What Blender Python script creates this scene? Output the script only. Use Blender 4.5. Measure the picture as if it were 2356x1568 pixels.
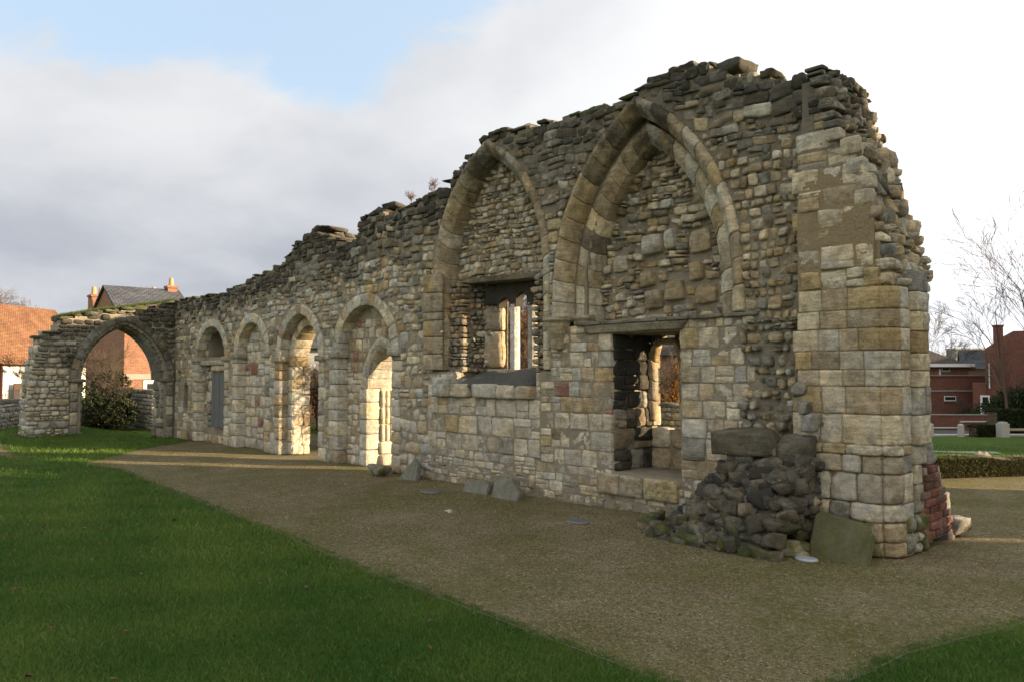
import bpy, bmesh, math, random
import numpy as np
from mathutils import Vector, Matrix
random.seed(7); RNG=np.random.default_rng(11)
R_=random.uniform
for o in list(bpy.data.objects): bpy.data.objects.remove(o)
S=bpy.context.scene
# ------------------------------------------------------------------ camera
cd=bpy.data.cameras.new('camera'); cam=bpy.data.objects.new('camera',cd); S.collection.objects.link(cam); S.camera=cam
cd.sensor_width=36; cd.lens=36*1805/2356; cd.clip_end=2000; cd.clip_start=.1
PITCH=math.atan(76/1805)
FW=Vector((-.7324,.681,0)).normalized(); RT=Vector((.681,.7324,0)).normalized()
cam.location=(0,0,1.6)
fwd=(FW*math.cos(PITCH)+Vector((0,0,math.sin(PITCH)))).normalized()
up=RT.cross(fwd)
cam.matrix_world=Matrix(((RT.x,up.x,-fwd.x,0),(RT.y,up.y,-fwd.y,0),(RT.z,up.z,-fwd.z,1.6),(0,0,0,1)))
S.render.resolution_x=1024; S.render.resolution_y=681
S.view_settings.view_transform='Standard'; S.view_settings.look='None'; S.view_settings.gamma=1
S.view_settings.exposure=1.42
# ------------------------------------------------------------------ sun + sky
ELEV=math.radians(13)
sdir=Vector((.787*math.cos(ELEV),.617*math.cos(ELEV),math.sin(ELEV))).normalized()
sl=bpy.data.lights.new('sun','SUN'); sl.energy=5.0; sl.angle=math.radians(.5); sl.color=(1,.76,.48)
so=bpy.data.objects.new('sun',sl); S.collection.objects.link(so); so.rotation_euler=(-sdir).to_track_quat('-Z','Y').to_euler(); so.location=(20,16,30)
W=bpy.data.worlds.new('World'); S.world=W; W.use_nodes=True
def world():
    nt=W.node_tree; N=nt.nodes; L=nt.links; N.clear()
    out=N.new('ShaderNodeOutputWorld'); bg=N.new('ShaderNodeBackground'); bg.inputs[1].default_value=.36
    L.new(bg.outputs[0],out.inputs[0])
    sky=N.new('ShaderNodeTexSky'); sky.sky_type='NISHITA'; sky.sun_disc=False; sky.sun_elevation=ELEV
    sky.sun_rotation=math.atan2(sdir.x,sdir.y); sky.air_density=1; sky.dust_density=.6; sky.ozone_density=1.5
    def math_(op,a,b=None,c=None,clamp=False):
        n=N.new('ShaderNodeMath'); n.operation=op; n.use_clamp=clamp
        for i,v in enumerate((a,b,c)):
            if v is None: continue
            if isinstance(v,(int,float)): n.inputs[i].default_value=v
            else: L.new(v,n.inputs[i])
        return n.outputs[0]
    def vm(op,a,b):
        n=N.new('ShaderNodeVectorMath'); n.operation=op
        for i,v in enumerate((a,b)):
            if isinstance(v,(tuple,Vector)): n.inputs[i].default_value=v
            else: L.new(v,n.inputs[i])
        return n.outputs['Value'] if op=='DOT_PRODUCT' else n.outputs[0]
    def scale(v,k):
        n=N.new('ShaderNodeVectorMath'); n.operation='SCALE'
        if isinstance(v,tuple): n.inputs[0].default_value=v
        else: L.new(v,n.inputs[0])
        if isinstance(k,(int,float)): n.inputs['Scale'].default_value=k
        else: L.new(k,n.inputs['Scale'])
        return n.outputs[0]
    def mix(f,a,b):
        n=N.new('ShaderNodeMix'); n.data_type='RGBA'
        for i,v in zip((0,6,7),(f,a,b)):
            if isinstance(v,(int,float)): n.inputs[i].default_value=v
            elif isinstance(v,tuple): n.inputs[i].default_value=(*v,1)
            else: L.new(v,n.inputs[i])
        return n.outputs[2]
    def mr(v,a,b,c,d_,smooth=True):
        n=N.new('ShaderNodeMapRange'); n.interpolation_type='SMOOTHSTEP' if smooth else 'LINEAR'; L.new(v,n.inputs[0])
        for i,x in zip((1,2,3,4),(a,b,c,d_)): n.inputs[i].default_value=x
        return n.outputs[0]
    tc=N.new('ShaderNodeTexCoord'); d=tc.outputs['Generated']
    sx=N.new('ShaderNodeSeparateXYZ'); L.new(d,sx.inputs[0]); z=sx.outputs[2]
    den=math_('ADD',math_('MAXIMUM',z,0.0),.30)
    cx=N.new('ShaderNodeCombineXYZ'); L.new(math_('DIVIDE',sx.outputs[0],den),cx.inputs[0]); L.new(math_('DIVIDE',sx.outputs[1],den),cx.inputs[1])
    def noise(v,sc,det=6,ro=.55,di=.3):
        n=N.new('ShaderNodeTexNoise'); n.inputs['Scale'].default_value=sc; n.inputs['Detail'].default_value=det; n.inputs['Roughness'].default_value=ro; n.inputs['Distortion'].default_value=di; L.new(v,n.inputs['Vector']); return n.outputs[0]
    n1=noise(vm('ADD',cx.outputs[0],(3.1,1.7,0)),1.7,8,.56,.5)
    n2=noise(vm('ADD',cx.outputs[0],(9.1,4.7,2)),1.6,5,.5,.2)
    n3=noise(vm('ADD',cx.outputs[0],(1.1,7.7,4)),4.2,6,.6,.8)
    def blob(px,py,rad,amt):
        a=(px-1178)/1805; b=(784-py)/1805
        v=(fwd+RT*a+up*b).normalized()
        return math_('MULTIPLY',math_('POWER',math_('MAXIMUM',vm('DOT_PRODUCT',d,v),0),1.0/(rad*rad)),amt)
    cov=math_('ADD',math_('MULTIPLY',n1,.66),math_('MULTIPLY',n3,.34))
    # clouds banked up in the west, thinning upward; clear gaps overhead
    for a in ((30,360,.15,.30),(260,340,.11,.26),(470,400,.10,.24),(640,430,.08,.16),(150,560,.2,.22),(600,600,.16,.2),(400,10,.05,.10),(960,110,.045,.10),(1180,170,.06,.14),(1350,240,.08,.16),(1000,340,.10,.08),(1850,300,.26,.34),(2350,500,.4,.4),(160,30,.14,-.30),(330,110,.06,-.12),(650,70,.20,-.16),(1050,50,.10,-.12),(760,270,.05,-.08),(1150,30,.10,-.08)):
        cov=math_('ADD',cov,blob(*a))
    m=mr(cov,.545,.71,0,1)
    el=mr(z,.05,.36,0,1,False)
    g2=math_('POWER',math_('MAXIMUM',vm('DOT_PRODUCT',d,(RT*.72+FW*.7+Vector((0,0,.12))).normalized()),0),7)
    gs=math_('POWER',math_('MAXIMUM',vm('DOT_PRODUCT',d,sdir),0),3)
    clear=vm('ADD',scale(sky.outputs[0],.05),mix(el,(.68,.75,.80),(.54,.68,.84)))
    lit=math_('ADD',math_('MULTIPLY',mr(n2,.35,.65,0,1),.5),math_('MULTIPLY',mr(z,.10,.33,0,1),.5))
    cloud=mix(lit,(.50,.53,.60),(.90,.91,.93))
    c=mix(m,clear,cloud)
    c=vm('ADD',c,scale((1.0,.99,.96),math_('ADD',math_('MULTIPLY',g2,.75),math_('MULTIPLY',gs,1.6))))
    # unseen cloud deck behind the viewer, brightened and warmed to fill the shaded wall
    bk=mr(vm('DOT_PRODUCT',d,tuple(FW)),.35,-.45,0,1)
    c=mix(bk,c,scale((1.0,.97,.90),mr(m,0,1,1.2,1.5)))
    L.new(c,bg.inputs[0])
world()
# ------------------------------------------------------------------ helpers
def link(o,parent=None):
    S.collection.objects.link(o)
    if parent: o.parent=parent
    return o
def tag(o,label=None,cat=None,group=None,kind=None):
    if label: o['label']=label
    if cat: o['category']=cat
    if group: o['group']=group
    if kind: o['kind']=kind
    return o
def empty(name,loc,label,cat,group=None,rz=0):
    o=bpy.data.objects.new(name,None); link(o); o.location=loc; o.rotation_euler=(0,0,rz); o.empty_display_size=.2
    return tag(o,label,cat,group)
def setparent(o,p):
    if p is not None:
        o.parent=p; o.matrix_parent_inverse=(Matrix.Translation(p.location)@p.rotation_euler.to_matrix().to_4x4()).inverted()
def mesh_np(name,V,F,mat,parent=None,col=None,wear=None,smooth=True,inv=True):
    """V (n,3), F list of (m,k) index arrays (tri or quads)"""
    V=np.asarray(V,dtype=np.float32)
    if not isinstance(F,(list,tuple)): F=[F]
    F=[np.asarray(f,dtype=np.int32) for f in F if len(f)]
    me=bpy.data.meshes.new(name); me.vertices.add(len(V)); me.vertices.foreach_set('co',V.ravel())
    nl=sum(f.size for f in F); npoly=sum(len(f) for f in F)
    me.loops.add(nl); me.loops.foreach_set('vertex_index',np.concatenate([f.ravel() for f in F]))
    st=[];tot=[];k=0
    for f in F:
        m=f.shape[1]; st.append(k+np.arange(len(f))*m); tot.append(np.full(len(f),m)); k+=f.size
    me.polygons.add(npoly); me.polygons.foreach_set('loop_start',np.concatenate(st).astype(np.int32)); me.polygons.foreach_set('loop_total',np.concatenate(tot).astype(np.int32))
    me.polygons.foreach_set('use_smooth',np.full(npoly,smooth))
    if col is not None:
        a=me.color_attributes.new('Col','FLOAT_COLOR','POINT'); c=np.ones((len(V),4),dtype=np.float32); c[:,:3]=col; a.data.foreach_set('color',c.ravel())
    if wear is not None:
        a=me.color_attributes.new('Wear','FLOAT_COLOR','POINT'); c=np.ones((len(V),4),dtype=np.float32); c[:,:3]=wear; a.data.foreach_set('color',c.ravel())
    me.update(calc_edges=True); me.validate()
    o=bpy.data.objects.new(name,me); me.materials.append(mat); S.collection.objects.link(o)
    if parent is not None:
        if inv: setparent(o,parent)
        else: o.parent=parent
    return o
# ---- generic material
def newmat(name):
    m=bpy.data.materials.new(name); m.use_nodes=True; nt=m.node_tree; b=nt.nodes['Principled BSDF']; b.inputs['Specular IOR Level'].default_value=.25
    return m,nt,b
class NT:
    def __init__(s,nt): s.nt=nt; s.N=nt.nodes; s.L=nt.links
    def noise(s,scale,detail=4,rough=.55,vec=None,dist=0):
        n=s.N.new('ShaderNodeTexNoise'); n.inputs['Scale'].default_value=scale; n.inputs['Detail'].default_value=detail; n.inputs['Roughness'].default_value=rough; n.inputs['Distortion'].default_value=dist
        if vec is not None: s.L.new(vec,n.inputs['Vector'])
        return n.outputs[0]
    def ramp(s,v,a,b,lo=0,hi=1):
        n=s.N.new('ShaderNodeMapRange'); s.L.new(v,n.inputs[0])
        for i,x in zip((1,2,3,4),(a,b,lo,hi)):
            if isinstance(x,(int,float)): n.inputs[i].default_value=x
            else: s.L.new(x,n.inputs[i])
        return n.outputs[0]
    def m(s,op,a,b=0.,clamp=False):
        n=s.N.new('ShaderNodeMath'); n.operation=op; n.use_clamp=clamp
        for i,v in enumerate((a,b)):
            if isinstance(v,(int,float)): n.inputs[i].default_value=v
            else: s.L.new(v,n.inputs[i])
        return n.outputs[0]
    def mix(s,f,a,b,mode='MIX'):
        n=s.N.new('ShaderNodeMix'); n.data_type='RGBA'; n.blend_type=mode
        for i,v in zip((0,6,7),(f,a,b)):
            if isinstance(v,(int,float)): n.inputs[i].default_value=v
            elif isinstance(v,tuple): n.inputs[i].default_value=(*v,1)
            else: s.L.new(v,n.inputs[i])
        return n.outputs[2]
    def co(s,mapping=None):
        t=s.N.new('ShaderNodeTexCoord'); o=t.outputs['Object']
        if mapping:
            mp=s.N.new('ShaderNodeMapping'); s.L.new(o,mp.inputs[0]); mp.inputs['Scale'].default_value=mapping; o=mp.outputs[0]
        return o
    def bump(s,h,strength,dist,prev=None):
        b=s.N.new('ShaderNodeBump'); b.inputs['Strength'].default_value=strength; b.inputs['Distance'].default_value=dist; s.L.new(h,b.inputs['Height'])
        if prev is not None: s.L.new(prev,b.inputs['Normal'])
        return b.outputs[0]
def plain(name,col,rough=.8,var=.2,scale=8,bump=.0,metal=0,spec=.25):
    m,nt,b=newmat(name); T=NT(nt); co=T.co()
    n=T.noise(scale,5,.6,co); c=T.mix(n,tuple(x*(1-var) for x in col),tuple(min(1,x*(1+var)) for x in col))
    T.L.new(c,b.inputs['Base Color']); b.inputs['Roughness'].default_value=rough; b.inputs['Metallic'].default_value=metal; b.inputs['Specular IOR Level'].default_value=spec
    if bump: T.L.new(T.bump(T.noise(scale*4,6,.6,co),bump,.01),b.inputs['Normal'])
    return m
def stone_mat(name,strength=1.):
    m,nt,b=newmat(name); T=NT(nt); co=T.co()
    at=nt.nodes.new('ShaderNodeAttribute'); at.attribute_name='Col'
    w=nt.nodes.new('ShaderNodeAttribute'); w.attribute_name='Wear'; sp=nt.nodes.new('ShaderNodeSeparateColor'); T.L.new(w.outputs['Color'],sp.inputs[0])
    big=T.noise(2.2,5,.6,co); med=T.noise(9,6,.65,co,.4); fine=T.noise(60,5,.7,co); band=T.noise(10,4,.6,T.co((.5,.5,5)),.6)
    c=at.outputs['Color']
    v=T.ramp(med,.32,.68,.58,1.34); c=T.mix(1.,c,_g(T,v),'MULTIPLY')
    v=T.ramp(band,.35,.65,.80,1.16); c=T.mix(1.,c,_g(T,v),'MULTIPLY')
    v=T.ramp(fine,.35,.65,.82,1.15); c=T.mix(1.,c,_g(T,v),'MULTIPLY')
    # warm / cool variation
    c=T.mix(T.ramp(big,.45,.68,0,.42),c,T.mix(1.,c,(1.05,.82,.52),'MULTIPLY')); c=T.mix(T.ramp(T.noise(1.1,7,.72,co,.8),.50,.64,0,.5),c,T.mix(1.,c,(.62,.60,.56),'MULTIPLY'))
    sz=T.N.new('ShaderNodeSeparateXYZ'); T.L.new(co,sz.inputs[0])
    ef=T.m('MULTIPLY',T.ramp(T.noise(1.7,7,.72,co,.6),.48,.62,0,.55),T.ramp(sz.outputs[2],1.9,1.1)); ef=T.m('MULTIPLY',ef,T.ramp(sp.outputs[0],.36,.30)); c=T.mix(ef,c,T.mix(fine,(.44,.43,.40),(.56,.54,.49)))
    # black crust
    cr=T.m('ADD',T.m('MULTIPLY',med,.55),T.m('MULTIPLY',T.noise(3.5,6,.7,co),.7))
    th=T.m('SUBTRACT',1.02,T.m('MULTIPLY',sp.outputs[0],.75))
    crust=T.ramp(T.m('SUBTRACT',cr,th),-.08,.1,0,.82)
    c=T.mix(crust,c,(.043,.040,.034))
    # pale lichen spots
    li=T.ramp(T.noise(26,3,.6,co,.3),.63,.68,0,1); li=T.m('MULTIPLY',li,T.ramp(T.noise(4,2,.5,co),.45,.6,0,.55))
    c=T.mix(li,c,(.42,.42,.36))
    # moss / algae
    mo=T.ramp(T.m('ADD',T.noise(7,6,.7,co),T.m('MULTIPLY',sp.outputs[1],.6)),.66,.86,0,.9)
    c=T.mix(mo,c,T.mix(fine,(.05,.07,.012),(.13,.15,.03)))
    T.L.new(c,b.inputs['Base Color']); b.inputs['Roughness'].default_value=.92; b.inputs['Specular IOR Level'].default_value=.15
    h=T.m('ADD',T.m('MULTIPLY',fine,.35),T.m('MULTIPLY',T.noise(24,6,.7,co),.8))
    nb=T.bump(h,1.0*strength,.026); nb=T.bump(T.noise(150,3,.7,co),.35*strength,.006,nb)
    T.L.new(nb,b.inputs['Normal'])
    return m
def _g(T,v):
    n=T.N.new('ShaderNodeCombineColor')
    for i in range(3): T.L.new(v,n.inputs[i])
    return n.outputs[0]
M={}
M['stone']=stone_mat('weathered_stone')
def mortar_mat():
    m,nt,b=newmat('old_mortar'); T=NT(nt); co=T.co()
    c=T.mix(T.ramp(T.noise(5,6,.7,co),.3,.7),(.27,.235,.175),(.41,.36,.275))
    sx=T.N.new('ShaderNodeSeparateXYZ'); T.L.new(co,sx.inputs[0])
    c=T.mix(T.ramp(T.m('ADD',sx.outputs[2],T.noise(2,4,.6,co)),3.2,5.0,0,.5),c,(.125,.113,.088))
    c=T.mix(T.m('MULTIPLY',T.ramp(sx.outputs[0],-3.75,-3.6),T.ramp(sx.outputs[2],3.7,3.4)),c,T.mix(T.noise(6,5,.6,co),(.30,.225,.13),(.42,.33,.21)))
    T.L.new(c,b.inputs['Base Color']); b.inputs['Roughness'].default_value=.95; b.inputs['Specular IOR Level'].default_value=.1
    T.L.new(T.bump(T.noise(35,6,.75,co),1.,.04),b.inputs['Normal']); return m
M['mortar']=mortar_mat()
M['darkmortar']=plain('dark_earthy_mortar',(.06,.052,.038),.95,.4,9,.9)
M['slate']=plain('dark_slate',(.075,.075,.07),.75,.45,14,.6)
def slabmat(name,c1,c2,c3):
    m,nt,b=newmat(name); T=NT(nt); co=T.co(); c=T.mix(T.ramp(T.noise(7,7,.7,co,.6),.35,.65),c1,c2); c=T.mix(T.ramp(T.noise(2.4,5,.7,co,.4),.45,.62,0,.85),c,c3); c=T.mix(T.ramp(T.noise(40,4,.7,co),.62,.7,0,.6),c,(.3,.3,.24))
    T.L.new(c,b.inputs['Base Color']); b.inputs['Roughness'].default_value=.93; T.L.new(T.bump(T.noise(22,7,.75,co),.9,.025),b.inputs['Normal']); return m
M['mossy']=slabmat('mossy_slab',(.085,.095,.035),(.15,.15,.075),(.17,.15,.11))
M['greystone']=slabmat('grey_slab_stone',(.15,.145,.12),(.24,.23,.19),(.13,.14,.08))
M['wood_grey']=plain('grey_painted_board',(.125,.13,.13),.7,.25,5,.2)

class Acc:
    def __init__(s): s.V=[];s.F4=[];s.C=[];s.Wr=[];s.n=0
    def add(s,V,F,c,w):
        s.V.append(V); s.F4.append(F+s.n); s.C.append(np.broadcast_to(np.asarray(c,dtype=np.float32),(len(V),3))); s.Wr.append(np.broadcast_to(np.asarray(w,dtype=np.float32),(len(V),3))); s.n+=len(V)
    def build(s,name,mat,parent=None):
        return mesh_np(name,np.concatenate(s.V),[np.concatenate(s.F4)],mat,parent,np.concatenate(s.C),np.concatenate(s.Wr))
# ---- stone template: (k x k) front grid plus a ring at the back
_T={}
def template(k):
    if k in _T: return _T[k]
    t=np.linspace(-1,1,k-2); e=1-0.16
    g=np.concatenate([[-1],t*e,[1]]); k2=len(g)
    A,B=np.meshgrid(g,g,indexing='ij'); n=k2*k2; idx=np.arange(n).reshape(k2,k2)
    f=np.stack([idx[:-1,:-1],idx[1:,:-1],idx[1:,1:],idx[:-1,1:]],-1).reshape(-1,4)
    ring=list(idx[:,0])+list(idx[-1,1:])+list(idx[-2::-1,-1])+list(idx[0,-2:0:-1])
    m=len(ring); rb=n+np.arange(m); ring=np.array(ring); nx=np.roll(np.arange(m),-1)
    sf=np.stack([ring,rb,rb[nx],ring[nx]],-1)
    a=np.concatenate([A.ravel(),A.ravel()[ring]]); b=np.concatenate([B.ravel(),B.ravel()[ring]])
    isb=np.zeros(n+m,bool); isb[n:]=True
    _T[k]=(a,b,np.concatenate([f,sf]).astype(np.int32),isb,n); return _T[k]
FR_MAIN=((1,0,0),(0,0,1),(0,-1,0))
FR_END=((0,1,0),(0,0,1),(1,0,0))
def stone(acc,q,O,fr,d=.03,back=.2,k=5,rough=.01,rnd=.25,edge=.02,gap=.006,facets=0,tilt=.0,col=(.4,.35,.25),wear=(0,0,0),prof=None,warp=True):
    """q: four (s,t) corners (s-,t-),(s+,t-),(s+,t+),(s-,t+); O origin, fr=(S,T,N)"""
    a,b,F,isb,n=template(k)
    q=np.asarray(q,float); c=q.mean(0)
    ar=a.copy(); br=b.copy()
    # superellipse-ish corner rounding
    if rnd>0:
        r=np.minimum(np.abs(a),np.abs(b))**3*rnd; ar=a*(1-r*.5*np.abs(a)); br=b*(1-r*.5*np.abs(b))
    s00,s10,s11,s01=[(1+i*ar)*(1+j*br)/4 for i,j in ((-1,-1),(1,-1),(1,1),(-1,1))]
    P=s00[:,None]*q[0]+s10[:,None]*q[1]+s11[:,None]*q[2]+s01[:,None]*q[3]
    w=np.linalg.norm(q[1]-q[0])+1e-6; h=np.linalg.norm(q[3]-q[0])+1e-6
    P=c+(P-c)*np.array([max(.5,1-2*gap/w),max(.5,1-2*gap/h)])
    size=min(w,h)
    m=np.maximum(np.abs(a),np.abs(b)); 
    dd=np.full(len(a),float(d))
    dd-=edge*np.clip((m-.80)/.2,0,1)**2
    if prof is not None: dd+=np.interp(b,prof[0],prof[1])
    dd-=rnd*size*.18*(a*a*b*b+.5*(a*a+b*b)*(m>.5)*0.5)
    if tilt: dd+=tilt*(R_(-1,1)*a+R_(-1,1)*b)
    for _ in range(facets):
        th=R_(0,6.28); off=R_(.25,.9); sl_=R_(.25,.8)*size*.55
        dd=np.minimum(dd,d+.2*edge-sl_*(math.cos(th)*a+math.sin(th)*b-off))
    if rough:
        fq=R_(14,26); ph=RNG.uniform(0,6.28,6)
        dd+=rough*(np.sin(P[:,0]*fq+ph[0]+2*np.sin(P[:,1]*fq*.7+ph[1]))+.6*np.sin(P[:,1]*fq*1.9+ph[2]+1.5*np.sin(P[:,0]*fq*1.3+ph[3]))+.7*RNG.uniform(-1,1,len(a)))*.6
        P+=RNG.uniform(-1,1,P.shape)*rough*.35*(np.array([1,1]))
        P[n:]=P[_ring(k)]
    dd[isb]=-back
    S_,T_,N_=[np.asarray(x,float) for x in fr]
    V=np.asarray(O,float)+P[:,:1]*S_+P[:,1:]*T_+dd[:,None]*N_
    if np.dot(np.cross(S_,T_),N_)<0: F=F[:,::-1]
    acc.add(V,F,np.asarray(col)*RNG.uniform(.94,1.06),wear)
_R={}
def _ring(k):
    if k in _R: return _R[k]
    n2=k; idx=np.arange(n2*n2).reshape(n2,n2)
    r=list(idx[:,0])+list(idx[-1,1:])+list(idx[-2::-1,-1])+list(idx[0,-2:0:-1]); _R[k]=np.array(r); return _R[k]
# ---- free rock (closed rounded block)
def _cubesphere(n):
    pts={};V=[];F=[]
    def vid(p):
        kk=tuple(int(round(x*1000)) for x in p)
        if kk not in pts: pts[kk]=len(V); V.append(p)
        return pts[kk]
    g=[-1+2*i/n for i in range(n+1)]
    for ax in range(3):
        for sg in (-1,1):
            for i in range(n):
                for j in range(n):
                    c=[]
                    for (x,y) in ((i,j),(i+1,j),(i+1,j+1),(i,j+1)):
                        p=[0,0,0]; p[ax]=sg; p[(ax+1)%3]=g[x]; p[(ax+2)%3]=g[y]; c.append(vid(tuple(p)))
                    F.append(c if sg>0 else c[::-1])
    return np.array(V,float),np.array(F,dtype=np.int32)
_CS={n:_cubesphere(n) for n in (3,5,7)}
def rock(acc,c,size,rot=0,n=5,boxy=.75,rough=.06,facets=5,col=(.3,.28,.22),wear=(0,0,0),tilt=(0,0)):
    V,F=_CS[n]; V=V.copy(); u=V/np.linalg.norm(V,axis=1)[:,None]
    P=V*boxy+u*(1-boxy)*1.25
    for _ in range(facets):
        nn=RNG.normal(size=3); nn/=np.linalg.norm(nn); off=R_(.62,.95); ex=P@nn-off; P-=np.clip(ex,0,None)[:,None]*nn*.9
    ph=RNG.uniform(0,6.28,6)
    dsp=rough*(np.sin(P[:,0]*4+ph[0]+np.sin(P[:,2]*5+ph[1]))+np.sin(P[:,1]*5+ph[2]+np.sin(P[:,0]*4+ph[3]))+.8*RNG.uniform(-1,1,len(P)))
    P=P*(1+dsp[:,None]*.6)*np.asarray(size)/2
    mt=np.array((Matrix.Rotation(rot,3,'Z')@Matrix.Rotation(tilt[0],3,'X')@Matrix.Rotation(tilt[1],3,'Y')))
    acc.add(P@mt.T+np.asarray(c,float),F,np.asarray(col)*R_(.9,1.1),wear)
# ---- colours
PAL={'cream':[(.60,.53,.395),(.56,.50,.375),(.53,.475,.365),(.61,.53,.375),(.48,.425,.325),(.57,.52,.41)],
'pale':[(.50,.475,.40),(.46,.445,.375),(.54,.505,.42),(.44,.43,.375),(.49,.45,.36)],
'ochre':[(.43,.34,.19),(.46,.37,.21),(.39,.30,.17)],
'grey':[(.26,.255,.225),(.30,.29,.25),(.23,.225,.195),(.31,.295,.25)],
'brown':[(.23,.19,.13),(.27,.22,.15),(.20,.17,.13)],
'dark':[(.24,.225,.18),(.19,.18,.145),(.27,.25,.20),(.21,.19,.15)],
'red':[(.27,.14,.11),(.32,.18,.14)],'soot_and_shade':[(.05,.047,.042),(.07,.064,.056),(.09,.08,.068)],'moss':[(.12,.12,.05),(.17,.16,.085)],
'tan':[(.41,.33,.215),(.37,.30,.20),(.44,.36,.24),(.34,.285,.20)]}
def pick(mix):
    r=random.random()*sum(mix.values())
    for k_,v in mix.items():
        r-=v
        if r<=0: return random.choice(PAL[k_])
    return PAL['cream'][0]
MIX_ASH={'cream':7,'pale':2,'ochre':1.8,'grey':.25,'brown':.35,'red':.15,'tan':2.2}
MIX_RUB={'cream':2,'pale':2.5,'ochre':1,'grey':2.,'brown':1.6,'tan':3,'red':.12}
MIX_TOP={'dark':3,'grey':2,'brown':1.4,'tan':1.5,'pale':.9}
MIX_INF={'cream':2.5,'pale':2.2,'tan':4,'ochre':.8,'grey':1.5,'brown':1.}
# ------------------------------------------------------------------ wall geometry
TOP=[(-20.9,3.45),(-20.4,3.52),(-18.6,3.5),(-17.35,3.51),(-16.6,3.62),(-15.8,3.74),(-15.1,3.8),(-14.44,3.95),(-14.1,4.16),(-13.73,4.27),(-13.2,4.32),(-12.9,4.18),(-12.3,3.98),(-11.87,4.0),(-11.72,4.36),(-11.2,4.40),(-10.72,4.34),(-10.48,4.34),(-9.9,4.4),(-9.25,4.47),(-9.18,4.62),(-8.97,4.76),(-8.6,4.94),(-8.29,5.04),(-7.66,5.02),(-7.2,5.0),(-6.62,4.98),(-6.2,5.02),(-5.59,5.1),(-5.3,5.2),(-4.87,5.16),(-4.62,5.10),(-4.45,4.96),(-4.14,4.86),(-3.95,4.76),(-3.6,4.66),(-3.3,4.42),(-3.18,4.25)]
TX=np.array([p[0] for p in TOP]); TZ=np.array([p[1] for p in TOP])
def top(x): return np.interp(x,TX,TZ)-.09*np.clip((np.asarray(x)+6.9)/.6,0,1)
EZ=[0,2.4,2.6,2.93,3.36,3.72,3.85,4.2,4.5,4.8]; EX=[-2.73,-2.73,-2.74,-2.82,-2.93,-3.03,-3.16,-3.22,-3.34,-3.5]
def xend(z): return np.interp(z,EZ,EX)
def parc(xl,xr,zs,za,n=24,zb=None):
    a=(xr-xl)/2; r=za-zs; R=(a*a+r*r)/(2*a); pts=[]
    cx=xl+R; th1=math.asin(min(1,r/R))
    L=[(cx-R*math.cos(th1*i/n),zs+R*math.sin(th1*i/n)) for i in range(n+1)]
    Rr=[(2*(xl+xr)/2-x,z) for x,z in L[::-1]][1:]
    pts=L+Rr
    if zb is not None: pts=[(xl,zb)]+pts+[(xr,zb)]
    return pts
def inpoly(x,z,poly):
    x=np.asarray(x,float); z=np.asarray(z,float); r=np.zeros(np.broadcast(x,z).shape,bool)
    n=len(poly)
    for i in range(n):
        x1,z1=poly[i]; x2,z2=poly[(i+1)%n]
        if z1==z2: continue
        c=((z1>z)!=(z2>z))&(x<(x2-x1)*(z-z1)/(z2-z1)+x1); r^=c
    return r
GA={ # outer ring polygon, inner clear polygon, recess depth
'R':dict(o=parc(-7.06,-4.31,2.62,4.87,zb=2.2),i=parc(-6.61,-4.62,2.62,4.60,zb=2.2)),
'L':dict(o=parc(-9.61,-7.12,3.0,4.95,zb=1.65),i=parc(-9.38,-7.28,3.0,4.80,zb=1.65)),
'D2':dict(o=parc(-12.62,-10.52,1.95,2.98,zb=-.1),i=parc(-12.4,-10.72,1.95,2.78,zb=-.1)),
'D1':dict(o=parc(-14.85,-12.92,1.9,2.96,zb=-.1),i=parc(-14.65,-13.1,1.9,2.76,zb=-.1)),
'B3':dict(o=parc(-16.85,-15.12,2.0,2.9,zb=-.1),i=parc(-16.65,-15.31,2.0,2.7,zb=-.1)),
'N4':dict(o=parc(-19.1,-17.15,1.95,2.88,zb=-.1),i=parc(-18.9,-17.33,1.95,2.7,zb=-.1))}
def grow(poly,e):
    cx_=sum(p[0] for p in poly)/len(poly); cz_=1.2
    return [(x+e*(1 if x>cx_ else -1)*(1 if abs(x-cx_)>.05 else 0),z+(e if z>cz_ else 0)) for x,z in poly]
for k_ in GA: GA[k_]['c']=grow(GA[k_]['i'],.05)
def pc(n,x,z): return inpoly(x,z,GA[n]['c'])
OP={'d2':parc(-11.72,-10.84,1.35,2.02,zb=-.1),'d1':parc(-14.5,-13.12,1.75,2.55,zb=-.1)}
def pl(n,x,z): return inpoly(x,z,GA[n]['o'])
def pi_(n,x,z): return inpoly(x,z,GA[n]['i'])
RECT=lambda x,z,a,b,c,d:(x>a)&(x<b)&(z>c)&(z<d)
def slit(x,z,g=0): return RECT(x,z,-5.97-g,-5.62+g,1.02-g,1.83+g)|(((x+5.795)**2+(z-1.83)**2)<(.175+g)**2)
def lwin(x,z): return RECT(x,z,-9.12,-7.3,1.62,2.98)
def rrec(x,z): return RECT(x,z,-6.09,-5.1,.43,2.08)
def nichehole(x,z): return RECT(x,z,-18.75,-17.42,2.0,2.42)|(((x+18.08)**2/.66**2+(z-2.42)**2/.2**2)<1)
def whole(x,z): return RECT(x,z,-19.78,-19.5,.78,1.22)|(((x+19.64)**2+(z-1.22)**2*.7)<.14**2)
def whole2(x,z): return RECT(x,z,-20.22,-19.98,1.42,1.68)
def holeslab(x,z): return RECT(x,z,-20.9,-9.9,-.1,9)*0
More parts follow.
